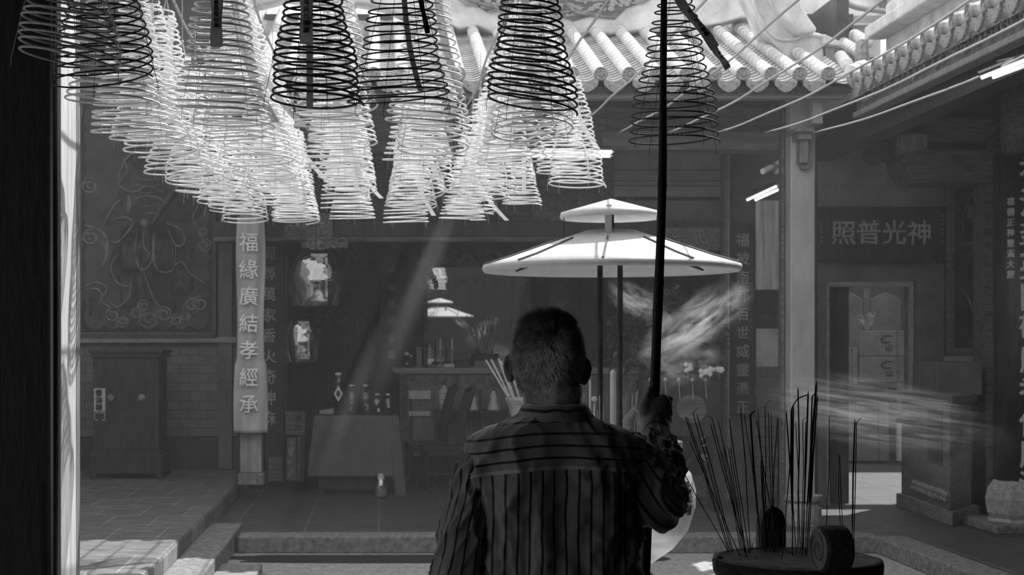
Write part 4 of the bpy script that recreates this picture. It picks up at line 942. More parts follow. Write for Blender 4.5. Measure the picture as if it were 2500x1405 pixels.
# ------------------------------------------------------------------ two wooden chairs
def chair(cx, cy, rot, label):
    t = thing('wooden_chair', (cx, cy, 0), label, 'chair', 'wooden chairs in front of the altar')
    m = M['wood_dk']; m2 = mat('varnished_chair_wood', .035, .4, var=.4, scale=6, stretch=(3, 3, .8))
    parts = []
    def ad(nm, mb, **k): o = obj(nm, mb, m2, None, bevel=.006, **k); o.parent = t; parts.append(o); return o
    ad('seat', MB().box((-.23, -.22, .43), (.23, .23, .465)))
    ad('seat_frame', MB().box((-.21, -.2, .36), (.21, .21, .43)))
    for sy in (-1, 1):
        ad('leg', MB().tube([(-.2, sy*.19, 0), (-.19, sy*.19, .43)], [.022, .026], 4))
        ad('leg', MB().tube([(.3, sy*.19, 0), (.22, sy*.19, .25), (.2, sy*.19, .46)], [.02, .026, .028], 4))
        ad('back_post', MB().tube([(.2, sy*.19, .44), (.19, sy*.19, .62), (.24, sy*.19, .85), (.31, sy*.19, 1.08)], [.028, .03, .03, .026], 4))
    for sy in (-.1, 0, .1): ad('back_slat', MB().tube([(.2, sy, .46), (.19, sy, .62), (.24, sy, .85), (.30, sy, 1.04)], [.014]*4, 4))
    mb = MB(); mb.tube([(.31, -.21, 1.06), (.335, 0, 1.09), (.31, .21, 1.06)], [.03, .035, .03], 6); ad('top_rail', mb)
    ad('stretcher', MB().box((-.2, -.2, .16), (.24, -.18, .19)))
    t.rotation_euler = (0, 0, rot); return t
chair(P(1080, 0, 16.9).x, 16.9, .12, 'high-backed wooden chair nearer the covered table')
chair(P(1040, 0, 17.6).x, 17.6, .1, 'wooden chair half hidden behind another chair at the altar')

# ------------------------------------------------------------------ canopy over the incense urn
Dy_ = 8.0; cxm = P(1491, 0, Dy_).x
cp = thing('metal_canopy', (cxm, Dy_, 0), 'two-tier round white metal canopy on dark posts over the incense urn', 'canopy')
zr = P(0, 654, Dy_).z; Rr = m_(311, Dy_); seg = 96
def cone(r0, z0, r1, z1, th, c, seg=96, lip=.012):
    return MB().lathe([(r1*.02, z1-th), (r0-.02, z0-.002), (r0, z0-.02), (r0+.006, z0-.008), (r0, z0+lip), (r1, z1), (r1*.02, z1)] if r1 < .05 else [(r1-.01, z1-th), (r0-.02, z0-.004), (r0-.004, z0-.022), (r0+.006, z0-.008), (r0, z0+lip), (r0*.8, z0+(z1-z0)*.27), (r1, z1), (r1-.01, z1)], c, seg)
ztop = P(0, 571, Dy_).z
lw = obj('lower_canopy', cone(Rr, zr, m_(62, Dy_), ztop+.015, .012, (cxm, Dy_, 0)), M['metal'], cp)
lw.data.polygons.foreach_set('use_smooth', [True]*len(lw.data.polygons))
mb = MB()
for kx in range(9):
    a0 = kx*2*PI/9+.32
    r_a = Rr*.5; r_b = Rr*.995
    def zc(r): 
        r8 = Rr*.8; z8 = zr+(ztop+.015-zr)*.27; r1 = m_(62, Dy_)
        return (z8+(ztop+.015-z8)*(r8-r)/(r8-r1)) if r < r8 else (zr+.012+(z8-zr-.012)*(Rr-r)/(Rr-r8))
    mb.tube([(cxm+math.cos(a0)*r, Dy_+math.sin(a0)*r, zc(r)+.005) for r in (r_a*.84, Rr*.65, Rr*.8, r_b)], .0055, 5)
obj('panel_seam', mb, mat('dark_seam', .12, .7), cp)
Ru = m_(121, Dy_); zu = P(0, 523, Dy_).z; za = P(0, 486, Dy_).z
up_ = obj('upper_canopy', cone(Ru, zu-.005, .004, za, .01, (cxm, Dy_, 0)), M['metal'], cp); up_.data.polygons.foreach_set('use_smooth', [True]*len(up_.data.polygons))
cs = P(1474, 0, Dy_).x
obj('support_strap', MB().box((cs-.013, Dy_-.2, ztop-.02), (cs+.012, Dy_-.13, zu+.03)), M['metal'], cp)
obj('support_strap', MB().box((P(1503, 0, Dy_).x-.011, Dy_+.13, ztop-.02), (P(1503, 0, Dy_).x+.011, Dy_+.14, zu+.03)), M['iron'], cp)
for x in (1377, 1604): obj('tie_rod', MB().tube([(P(x, 0, Dy_).x, Dy_, P(0, 585, Dy_).z-.02), (P(x, 0, Dy_).x, Dy_, zu-.01)], .003, 6), M['iron'], cp)
for x, dy in ((1465, .05), (1514, .35)):
    px_ = P(x, 0, Dy_+dy).x
    obj('post', MB().tube([(px_, Dy_+dy, -.12), (px_, Dy_+dy, ztop)], .0145, 12), M['iron'], cp, smooth=True)
for a0 in (.5, 2.4, 3.9, 5.6): obj('rafter', MB().tube([(cxm+math.cos(a0)*.1, Dy_+math.sin(a0)*.1, ztop-.04), (cxm+math.cos(a0)*Rr*.93, Dy_+math.sin(a0)*Rr*.93, zr+.004)], .008, 6), M['iron'], cp)

# incense urn, half hidden behind the person
Du = 7.4; ux = P(1492, 0, Du).x; s = m_(1, Du)
ur = thing('incense_urn', (ux, Du, 0), 'large polished metal incense urn with raised writing behind the elbow of the person', 'urn')
zc_ = P(0, 1215, Du).z
prof = [(60, -175), (95, -160), (150, -120), (185, -75), (202, -20), (203, 20), (192, 60), (170, 88), (150, 102), (150, 118), (172, 124), (172, 138), (158, 138), (140, 128), (138, 108), (0, 100)]
obj('urn_bowl', MB().lathe([(r*s, zc_+z*s) for r, z in prof], (ux, Du, 0), 64), M['steel'], ur, smooth=True)
tt = text('raised_writing', '天公爐', 26*s, (ux, Du-.01, zc_+48*s), M['iron'], ur, True, .04, 1.1, .003)
for v in tt.data.vertices:
    w = v.co+WL[tt.name]; a = (w.x-ux)/(200*s)+1.0; r_ = 204*s*(1-.10*((w.z-zc_)/(80*s))**2)
    v.co.x += ux+math.sin(a)*r_-w.x; v.co.y += Du-math.cos(a)*r_-w.y
obj('urn_neck_pedestal', MB().lathe([(0, ZC), (140*s, ZC), (140*s, ZC+.06), (110*s, .1), (118*s, zc_-200*s), (80*s, zc_-170*s)], (ux, Du, 0), 40), M['stone_lt'], ur)
mb = MB()
for q in range(80):
    a = R()*2*PI; z0 = .12+R()*(zc_-205*s-.12); c = Vector((ux+math.cos(a)*125*s, Du+math.sin(a)*125*s, z0)); n_ = Vector((math.cos(a), math.sin(a), 0)); t_ = Vector((-n_.y, n_.x, 0)); a0 = R()*6; r_ = .03+R()*.02
    mb.tube([c+t_*math.cos(a0+k_*.7)*r_*(1-k_*.08)+Vector((0, 0, 1))*math.sin(a0+k_*.7)*r_*(1-k_*.08)+n_*.01 for k_ in range(9)], [.014-.001*k_ for k_ in range(9)], 6)
obj('dragon_relief', mb, M['stone_lt'], ur, smooth=True, kind='stuff')
for sgn in (1,):
    hx = P(1552, 0, Du).x; mb = MB()
    mb.tube([(hx-.03, Du+.05, P(0, 1085, Du).z), (hx-.03, Du+.05, P(0, 1030, Du).z), (hx, Du+.05, P(0, 1006, Du).z), (hx+.03, Du+.05, P(0, 1030, Du).z), (hx+.03, Du+.05, P(0, 1085, Du).z)], [.022, .026, .03, .026, .022], 8)
    obj('urn_handle', mb, M['stone_lt'], ur, smooth=True)
# things standing in the urn
zr_ = zc_+100*s
def standing(name, x, y0, y1, r_, m, label, cat, dx=0, D=Du+.02, grp=None):
    a = P(x, y1, D); a.z = zr_; b_ = P(x+dx, y0, D)
    return tag(obj(name, MB().tube([a, a.lerp(b_, .96), b_], [m_(r_, D), m_(r_, D), m_(r_*.5, D)], 8), M[m]), label, cat, grp)
standing('candle', 1441, 928, 1030, 2.8, 'plastic', 'slender white candle in the urn just beside the neck of the person', 'candle')
standing('joss_stick_bundle' if False else 'dragon_incense', 1497, 903, 1040, 7, 'paper', 'thick white flaking incense column standing between the canopy posts', 'incense', D=Du+.1)
for x, y0, dx in ((1418, 962, -10), (1424, 960, 2), (1464, 965, 0), (1473, 985, 0), (1456, 1000, 3), (1522, 958, 6), (1528, 958, 4), (1538, 962, 7), (1546, 958, 8), (1549, 952, 8), (1525, 965, -4)):
    standing('joss_stick', x, y0, 1040, 1.5, 'gold', 'thin pale joss stick burning in the metal urn beyond the shoulder', 'incense stick', dx, Du+R()*.1, 'joss sticks in the metal urn')
mb = MB(); c = P(1451, 975, Du+.02); mb.ball(c, m_(8, Du), 12, 8, (1, .8, .9)); mb.tube([c-Vector((0, 0, .02)), Vector((c.x, c.y, zr_))], m_(2.5, Du), 8)
tag(obj('paper_flower', mb, M['paper']), 'round white paper flower on a stem in the urn', 'flower')

# ------------------------------------------------------------------ planting behind the smoke
def plant(name, x, D, zb_, w, h_, n_, m, label, ls=.06):
    c = Vector((P(x, 0, D).x, D, zb_)); t = thing(name, c, label, 'plant'); mb = MB(); st_ = MB()
    for q in range(n_):
        a = R()*2*PI; el = R(); p = c+Vector((math.cos(a)*w*R()**.5, math.sin(a)*w*.6*R(), h_*(.15+.85*el)))
        dx = Vector((R()-.5, R()-.5, R()*.6-.2)).normalized(); up = Vector((R()-.5, R()-.5, R())).normalized(); sd_ = dx.cross(up).normalized()
        l = ls*(.6+.8*R()); k = len(mb.v)
        mb.v += [tuple(p), tuple(p+dx*l*.5+sd_*l*.28), tuple(p+dx*l+Vector((0, 0, -l*.3))), tuple(p+dx*l*.5-sd_*l*.28)]; mb.face((k, k+1, k+2, k+3))
    for q in range(7): st_.tube([c, c+Vector(((R()-.5)*w, (R()-.5)*w*.5, h_*.5)), c+Vector(((R()-.5)*w*1.6, (R()-.5)*w, h_*.9))], [.012, .008, .004], 5)
    obj('foliage', mb, m, t); obj('stem', st_, M['wood_dk'], t); return t
zP = P(0, 930, 14.5).z
pb = thing('planter_box', (P(1670, 0, 14.6).x, 14.6, 0), 'long dark planter box hung with pale studs under the smoke', 'planter')
obj('trough', pxbox(MB(), 1570, 930, 1762, 1066, 14.4, .4), M['wood_dk'], pb, bevel=.01)
mb = MB()
for x in (1588, 1624, 1657, 1690, 1722): mb.ball(P(x, 928, 14.38), .02, 8, 6); mb.tube([P(x, 932, 14.38), P(x+3, 975, 14.38)], .0035, 5)
obj('rim_studs', mb, M['gold'], pb)
obj('round_crest', MB().lathe([(0, 0), (.13, 0), (.14, -.02), (.11, -.03), (0, -.02)], P(1690, 1000, 14.38), 24, Matrix.Rotation(PI/2, 3, 'X')), M['wood'], pb)
for x in (1585, 1745): obj('foot', MB().box((P(x, 0, 14.6).x-.04, 14.45, 0), (P(x, 0, 14.6).x+.04, 14.75, P(0, 1064, 14.4).z)), M['wood_dk'], pb)
plant('bushy_plant', 1575, 14.6, zP, .32, .85, 1300, M['leaf'], 'dense dark bushy plant behind the bamboo pole', .08)
plant('bushy_plant', 1690, 14.65, zP, .34, .55, 900, M['leaf'], 'lower bushy plant in the planter between pole and couplet board', .08)
mb = MB()
for (x, y, rr) in ((1715, 912, 12), (1732, 908, 9), (1680, 898, 11), (1755, 905, 9)): 
    c = P(x, y, 14.3)
    for q in range(7): mb.ball(c+Vector(((R()-.5)*.07, 0, (R()-.5)*.06)), .022, 7, 5, (1, .5, 1))
for (x, y) in ((1715, 912), (1732, 908), (1680, 898), (1755, 905)): mb.tube([P(x, y, 14.3), P(x, 929, 14.42)], .005, 5)
tag(obj('blossom', mb, M['plaster']), 'pale blossoms poking out of the planter under the smoke', 'flowers')
# spiky small plant by the pot
Dl = 16.0; c0 = P(1707, 1090, Dl)
sp_ = thing('spiky_plant', (P(1707, 0, Dl).x, Dl, 0), 'small plant with arching pale blade leaves between elbow and incense sticks', 'plant')
for (a, b_, c) in (((1700, 1090), (1685, 1075), (1648, 1100)), ((1705, 1100), (1678, 1080), (1655, 1130)), ((1710, 1110), (1735, 1115), (1755, 1098)), ((1708, 1080), (1730, 1050), (1742, 1030)), ((1706, 1060), (1660, 1020), (1640, 990)), ((1708, 1070), (1690, 1030), (1672, 1010)), ((1712, 1130), (1730, 1150), (1714, 1158)), ((1712, 1090), (1745, 1080), (1760, 1072)), ((1706, 1100), (1680, 1130), (1672, 1150)), ((1708, 1110), (1740, 1140), (1760, 1140))):
    mb = MB(); stroke(mb, [a, b_, c], Dl, 4, 5, n=4); o = obj('leaf', mb, M['leaf_lt'] if R() < .6 else M['leaf'], sp_)
obj('stem', MB().tube([(c0.x, Dl, .1), (c0.x, Dl, P(0, 1065, Dl).z)], .018, 8), M['wood_dk'], sp_)
obj('plant_pot', MB().lathe([(0, 0), (.11, 0), (.15, .2), (.16, .22), (.14, .22), (0, .2)], (c0.x, Dl, 0), 20), M['stone'], sp_)

# ------------------------------------------------------------------ rods and incense coils
ROWX = [-1.0, -.6, -.2, .215, .63, 1.1, 1.575, 2.03, 2.45, 2.87, 3.29, 3.70]
ordn = ['first', 'second', 'third', 'fourth', 'fifth', 'sixth', 'seventh', 'eighth', 'ninth', 'tenth', 'eleventh', 'twelfth']
def rodz(y): t = (y-4.6)/(13.2-4.6); return 3.36-.15*4*t*(1-t)
for i, x in enumerate(ROWX):
    pts = [(x+.01*math.sin(q*1.3+i), 4.6+q*.43, rodz(4.6+q*.43)) for q in range(21)]
    o = obj('hanging_rod', MB().tube(pts, .0075, 7), mat('pale_rod_%d' % i, .5, .6, var=.1) if i > 5 else M['wood_lt'], smooth=True)
    tag(o, 'thin sagging rod strung over the courtyard, %s counting from the dark door panel' % ordn[i], 'rod', 'sagging rods over the courtyard')
def barbed(x, y0, y1, z, label):
    mb = MB(); L = 26; pts = [(x+.006*math.sin(q*2), y0+(y1-y0)*q/L, z-.05*math.sin(PI*q/L)) for q in range(L+1)]; mb.tube(pts, .008, 6)
    t = thing('twisted_rope', pts[0], label, 'rope'); obj('rope', mb, M['wood'], t)
    mb = MB()
    for q in range(1, L): p = Vector(pts[q]); mb.tube([p, p+Vector((-.02, 0, -.035)), p+Vector((-.035, 0, -.02))], .004, 5)
    obj('hook', mb, M['stone'], t, kind='stuff')
barbed(.72, 7.5, 13.0, 3.42, 'knotted rope with small hooks descending beside the shaded coil over the head')
barbed(-1.18, 6.8, 11.0, 3.40, 'knotted rope with small hooks between the two white coil rows')
barbed(-.42, 9.2, 13.0, 3.36, 'knotted rope with small hooks among the far white coils')

def coil_mesh(name, r0, r1, h_, turns, wr, m, seed, seg=44, tilt=(0, 0)):
    rnd = random.Random(seed); mb = MB(); pts = []; n_ = int(turns*seg)
    dx = (rnd.random()-.5)*.05; dy = (rnd.random()-.5)*.05
    for q in range(n_+1):
        t = q/n_; a = 2*PI*turns*t; r_ = r0+(r1-r0)*(t**.8)
        z = h_*(1-t)+.004*math.sin(a*.37+seed)
        z += r_*(tilt[0]*math.cos(a)+tilt[1]*math.sin(a))*t
        w = 1+.05*math.sin(a*.11+seed)
        pts.append((r_*math.cos(a)*w+dx*t, r_*math.sin(a)/w+dy*t, z))
    mb.tube(pts, wr, 5)
    me = mb.mesh(name); me.materials.append(m); me.polygons.foreach_set('use_smooth', [True]*len(me.polygons)); return me
def string_mesh(name, r1, h_, top, m):
    mb = MB()
    for q in range(4):
        a = q*PI/2+.4; mb.tube([(.016*math.cos(a), .016*math.sin(a), h_), ((r1+.003)*math.cos(a), (r1+.003)*math.sin(a), .0), ((r1+.003)*math.cos(a), (r1+.003)*math.sin(a), -.03)], .0011, 4)
        mb.tube([(.016*math.cos(a), .016*math.sin(a), h_), (0, 0, h_+.055)], .0018, 4)
    mb.tube([(0, 0, h_+.05), (0, 0, top)], .0022, 5); mb.ball((0, 0, h_+.055), .008, 7, 5)
    me = mb.mesh(name); me.materials.append(m); return me
def tag_mesh(name, w, l, m, bend=.1, seed=0):
    mb = MB(); mb.grid(lambda u, v: ((u-.5)*w+bend*v*v*l, .012*math.sin(v*7+seed), -v*l), 3, 12)
    me = mb.mesh(name); me.materials.append(m); return me
KIND = {}
def kindof(k, tone, seed):
    key = (k, tone, seed)
    if key not in KIND:
        m = dict(w=M['incense'], g=M['incense_shade_gr'], d=M['incense_dk'])[tone]
        r1, h_, tn, wr = dict(L=(.172, .68, 24, .0044), M=(.165, .62, 24, .0042), S=(.14, .40, 16, .0045), W=(.185, .66, 20, .0034))[k]
        tl = [(-.18, .0), (.06, .05), (-.05, -.04), (.12, .0), (.0, .0)][seed]
        KIND[key] = (coil_mesh('spiral', .03, r1, h_, tn, wr, m, seed, tilt=tl), r1, h_, m)
    return KIND[key]
PROTO = {}
ncoil = [0]
def coil(X, Y, zb_, k, tone, seed, label, grp, tagp=None, rot=0):
    me, r1, h_, m = kindof(k, tone, seed)
    t = thing('incense_coil', (X, Y, zb_), label, 'incense coil', grp)
    key = (k, tone, seed)
    if key not in PROTO:
        s_ = bpy.data.objects.new('spiral', me); COL.objects.link(s_)
        zt_ = rodz(Y)-zb_
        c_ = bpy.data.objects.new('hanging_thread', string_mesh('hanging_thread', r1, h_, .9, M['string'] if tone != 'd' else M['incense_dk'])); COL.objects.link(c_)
        PROTO[key] = (s_, c_)
    else:
        s_ = PROTO[key][0].copy(); c_ = PROTO[key][1].copy(); COL.objects.link(s_); COL.objects.link(c_)
    s_.parent = t; c_.parent = t
    t.rotation_euler = (0, 0, rot)
    if tagp:
        w, l, bend, mm, dz = tagp
        o = bpy.data.objects.new('paper_tag', tag_mesh('paper_tag', w, l, M[mm], bend, ncoil[0])); COL.objects.link(o); o.parent = t; o.location = (0, -.03 if bend < .3 else 0, h_-dz); o.rotation_euler = (0, 0, -rot)
        if mm == 'paper' : pass
    ncoil[0] += 1
    return t
def zb_px(py, D): return H-(py-CY)/F*D
rowname = ['over the warrior painting', 'in the second row over the painting', 'above the wrapped lanterns', 'above the altar case', 'above the head of the person', 'over the canopy']
# front coils: the front roof's shade is put into their darker incense colour
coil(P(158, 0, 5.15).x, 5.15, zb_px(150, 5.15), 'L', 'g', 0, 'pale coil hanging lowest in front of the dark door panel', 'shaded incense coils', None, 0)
coil(P(258, 0, 5.45).x, 5.45, zb_px(200, 5.45), 'W', 'd', 3, 'shaded coil hanging just inside the white post', 'shaded incense coils')
coil(P(757, 0, 5.6).x, 5.6, zb_px(252, 5.6), 'L', 'd', 2, 'shaded coil with a grey paper strip hanging above the wrapped lanterns', 'shaded incense coils', (.024, .5, .0, 'paper_gr', .2))
coil(P(985, 0, 5.75).x, 5.75, zb_px(253, 5.75), 'W', 'd', 1, 'shaded coil with a dark strip between two white coil rows', 'shaded incense coils', (.02, .42, .15, 'paper_gr', .2))
coil(P(1290, 0, 5.8).x, 5.8, zb_px(258, 5.8), 'L', 'd', 0, 'shaded coil tilted over the white coils nearest the canopy', 'shaded incense coils')
coil(P(1650, 0, 6.1).x, 6.1, zb_px(352, 6.1), 'W', 'd', 4, 'shaded cone coil hanging behind the bamboo pole', 'shaded incense coils')
rows = {0: [5.9, 6.35, 6.85, 7.35, 7.9, 8.5, 9.1, 9.8, 10.5, 11.3], 1: [5.9, 6.4, 6.9, 7.5, 8.1, 8.7, 9.3, 10.0, 10.7, 11.4], 2: [6.2, 6.7, 7.3, 7.9, 8.6, 9.4, 10.3, 11.4], 3: [6.4, 7.0, 7.6, 8.3, 9.1, 10.1, 11.3], 4: [6.4, 6.9, 7.5, 8.2, 8.9, 9.6, 10.4, 11.3]}
cnt = 0
for r_, ds in rows.items():
    for i, d_ in enumerate(ds):
        cnt += 1; k = 'M' if i % 3 else 'L'; x = ROWX[r_]+(R()-.5)*.012
        tg_ = None
        if R() < .7: tg_ = (.034, .42+.2*R(), random.choice((.1, .3, .5, -.15, .2)), 'paper', .02)
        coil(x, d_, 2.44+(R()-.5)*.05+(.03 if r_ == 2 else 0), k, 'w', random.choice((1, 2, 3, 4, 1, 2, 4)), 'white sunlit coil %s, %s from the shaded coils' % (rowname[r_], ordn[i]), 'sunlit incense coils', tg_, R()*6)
coil(1.1, 8.8, zb_px(455, 8.8), 'M', 'w', 2, 'white sunlit coil with a hanging tag right above the canopy', 'sunlit incense coils', (.03, .36, .38, 'paper', .05), 0)
coil(1.1, 9.4, zb_px(430, 9.4), 'M', 'w', 4, 'white sunlit coil behind the tagged coil above the canopy', 'sunlit incense coils', None, 1)
coil(1.06, 11.4, zb_px(503, 11.4), 'S', 'w', 4, 'smallest white coil hanging in front of the horizontal tube light', 'sunlit incense coils', (.03, .3, .0, 'paper', .02), 0)

# hand-written paper strips near the camera
def strip(name, x0, y0, x1, y1, wpx, D, m, label, chars=None, tm='ink', size=None, dz=0, tick=.0015):
    a = P(x0, y0, D); b_ = P(x1, y1, D); d_ = (b_-a); t = thing(name, a, label, 'paper strip'); w = m_(wpx, D)/2; n_ = d_.normalized().cross(Vector((0, 1, 0))).normalized()
    mb = MB(); mb.grid(lambda u, v: a+d_*v+n_*(u-.5)*2*w*(1+.1*math.sin(v*9))+Vector((0, .01*math.sin(v*6), 0)), 2, 14)
    o = obj('paper', mb, M[m], t); so = o.modifiers.new('s', 'SOLIDIFY'); so.thickness = tick
    if chars:
        for (cc, t0, sz) in chars:
            tx = text('brush_writing', cc, m_(sz, D), (0, 0, 0), M[tm], None, True, .03, 1.05, .0008)
            tx.parent = t; ang = math.atan2(d_.x, -d_.z)
            p = a+d_*t0-wl(t); tx.location = (p.x, p.y-.014, p.z); tx.rotation_euler = (0, -ang, 0)
    return t
strip('paper_strip', 529, -30, 529, 115, 28, 5.2, 'paper_gr', 'grey paper strip with black brush writing on the coil beside the door post', [('生意興隆敬奉', .14, 13), ('合家平安', .14, 12)])
strip('paper_strip', 748, -30, 748, 105, 30, 5.2, 'paper_gr', 'grey paper strip with dense handwriting on the shaded coil over the lanterns', [('東海吳氏闔家', .1, 16)])
strip('paper_strip', 1650, -15, 1745, 118, 22, 4.6, 'paper_gr', 'upper bent paper strip with brush writing beside the bamboo pole', [('吳江信女敬奉', .3, 13)])
strip('paper_strip', 1742, 112, 1776, 168, 15, 4.62, 'paper_gr', 'lower dangling end of paper strip beneath the bent writing strip', [('平安', .3, 10)])
strip('paper_strip', 1024, -20, 1044, 82, 12, 4.9, 'black', 'narrow dark paper strip hanging over the shaded coil between white rows')

# ------------------------------------------------------------------ stone incense pot in front
Dpt = 3.6; px0 = P(1946, 0, Dpt).x; zrim = 1.55-520*Dpt/F; Rp = m_(203, Dpt)
pt = thing('stone_incense_pot', (px0, Dpt, 0), 'round worn stone incense pot with scroll handles full of standing sticks', 'incense pot')
obj('pot_body', MB().lathe([(0, zrim-.3), (Rp*.72, zrim-.3), (Rp*.9, zrim-.2), (Rp*.97, zrim-.1), (Rp*.95, zrim-.045), (Rp*.99, zrim-.03), (Rp, zrim-.008), (Rp*.985, zrim), (Rp*.9, zrim), (Rp*.88, zrim-.01), (Rp*.88, zrim-.05), (0, zrim-.05)], (px0, Dpt, 0), 72), M['pot'], pt, smooth=True)
obj('pot_pedestal', MB().lathe([(Rp*.95, 0), (Rp*.95, .06), (Rp*.7, .1), (Rp*.6, .4), (Rp*.78, zrim-.34), (Rp*.78, zrim-.3), (0, zrim-.3)], (px0, Dpt, 0), 40), M['stone'], pt)
def ashf(u, v):
    r_ = Rp*.9*v; a = u*2*PI; x = px0+r_*math.cos(a); y = Dpt+r_*math.sin(a)
    n_ = MN.noise(Vector((x*55, y*55, 0)))*.010+MN.noise(Vector((x*150, y*150, 5)))*.007+MN.noise(Vector((x*20, y*20, 1)))*.006
    return (x, y, zrim-.006+n_*(1-v**6))
obj('pot_rim', MB().lathe([(Rp*.90, zrim-.004), (Rp*.985, zrim-.004), (Rp*.99, zrim+.001), (Rp*.93, zrim+.004), (Rp*.9, zrim+.001)], (px0, Dpt, 0), 72), M['stone'], pt, smooth=True)
obj('ash_bed', MB().grid(ashf, 140, 60), M['ash'], pt, kind='stuff')
def scroll(cpx, cpy, D, r_, wd, yaw, nm):
    c = P(cpx, cpy, D); ax = Matrix.Rotation(yaw, 3, 'Z') @ Matrix.Rotation(PI/2, 3, 'Y')
    mb = MB(); mb.lathe([(0, 0), (r_*.93, 0), (r_, .006), (r_*1.02, wd*.5), (r_, wd-.006), (r_*.93, wd), (0, wd)], c, 48, ax)
    o = obj(nm, mb, M['pot'], pt, smooth=False, bevel=.003)
    mb = MB(); mb.lathe([(0, 0), (r_*.9, 0), (r_*.9, .003), (0, .003)], c-ax @ Vector((0, 0, .002)), 40, ax); obj('scroll_face', mb, M['stone'], o)
    mb = MB()
    sp = [(r_*(.86-.72*k_/26)*math.cos(k_*.42), r_*(.86-.72*k_/26)*math.sin(k_*.42)) for k_ in range(27)]
    mb.tube([c+ax @ Vector((x, y, -.003)) for x, y in sp], [.0045-.0001*k_ for k_ in range(27)], 6)
    obj('scroll_carving', mb, M['stone'], o, smooth=True)
scroll(1999, 1342, 3.40, .051, .062, .14, 'scroll_handle')
mb = MB(); cb2 = P(1885, 1345, 3.82)
out = [(-.031, -.06), (.031, -.06), (.031, .07), (.022, .1), (.0, .112), (-.02, .1), (-.031, .07)]
mb.prism([(cb2.x+x, cb2.z+z) for x, z in out], 3.80, 3.86); obj('scroll_handle', mb, M['pot'], pt, bevel=.008)
obj('relief_knob', MB().ball(P(1757, 1378, 3.585), .016, 10, 8, (.8, .8, 1.3)), M['stone'], pt, smooth=True)

S6 = lambda x, y: (1500+x/2.5317, 850+y/2.5317)
SK = [((735,1285),(390,700),4,0),((722,1278),(440,432),5,0),((732,1280),(452,435),4,0),((742,1285),(485,405),4.5,1),((748,1280),(512,420),5,0),((800,1310),(465,580),4,0),
 ((835,1320),(597,482),4.5,0),((822,1290),(606,445),4,2),((830,1300),(640,448),4,0),((842,1300),(710,445),4.5,0),((790,1262),(668,650),3.5,0),((800,1272),(678,630),4.5,0),((812,1290),(702,615),4,0),((822,1300),(718,625),4,0),
 ((846,1290),(780,385),5,0),((925,1240),(803,418),4,0),((905,1240),(840,420),10,1),((1018,1262),(880,450),5,0),((945,1290),(905,700),5,0),((935,1250),(914,730),6,0),((968,1280),(887,388),4,0),
 ((930,1290),(930,380),4,3),((985,1292),(952,402),4,0),((992,1290),(968,415),4,0),((960,1290),(1010,440),4.5,0),((1010,1290),(1012,445),3.5,4),((1030,1332),(1108,470),5,0),((1102,1305),(1095,392),12,5),
 ((1128,1300),(1062,405),7,0),((1098,1250),(1107,380),7,0),((1135,1250),(1135,262),7,0),((1152,1290),(1120,465),4.5,0),((1158,1235),(1164,455),4.5,1),((1168,1262),(1182,462),4,0),((1160,1310),(1197,290),9,0),
 ((1176,1300),(1222,305),8,1),((1184,1312),(1247,235),12,0),((1196,1250),(1254,310),8,0),((1306,1300),(1327,430),4,0),((1402,1290),(1387,662),4,0),((1420,1290),(1393,670),4,0),((1465,1320),(1486,462),8,0),((1476,1312),(1496,466),5,1),((855,1245),(855,1212),3,0)]
zash = zrim-.008
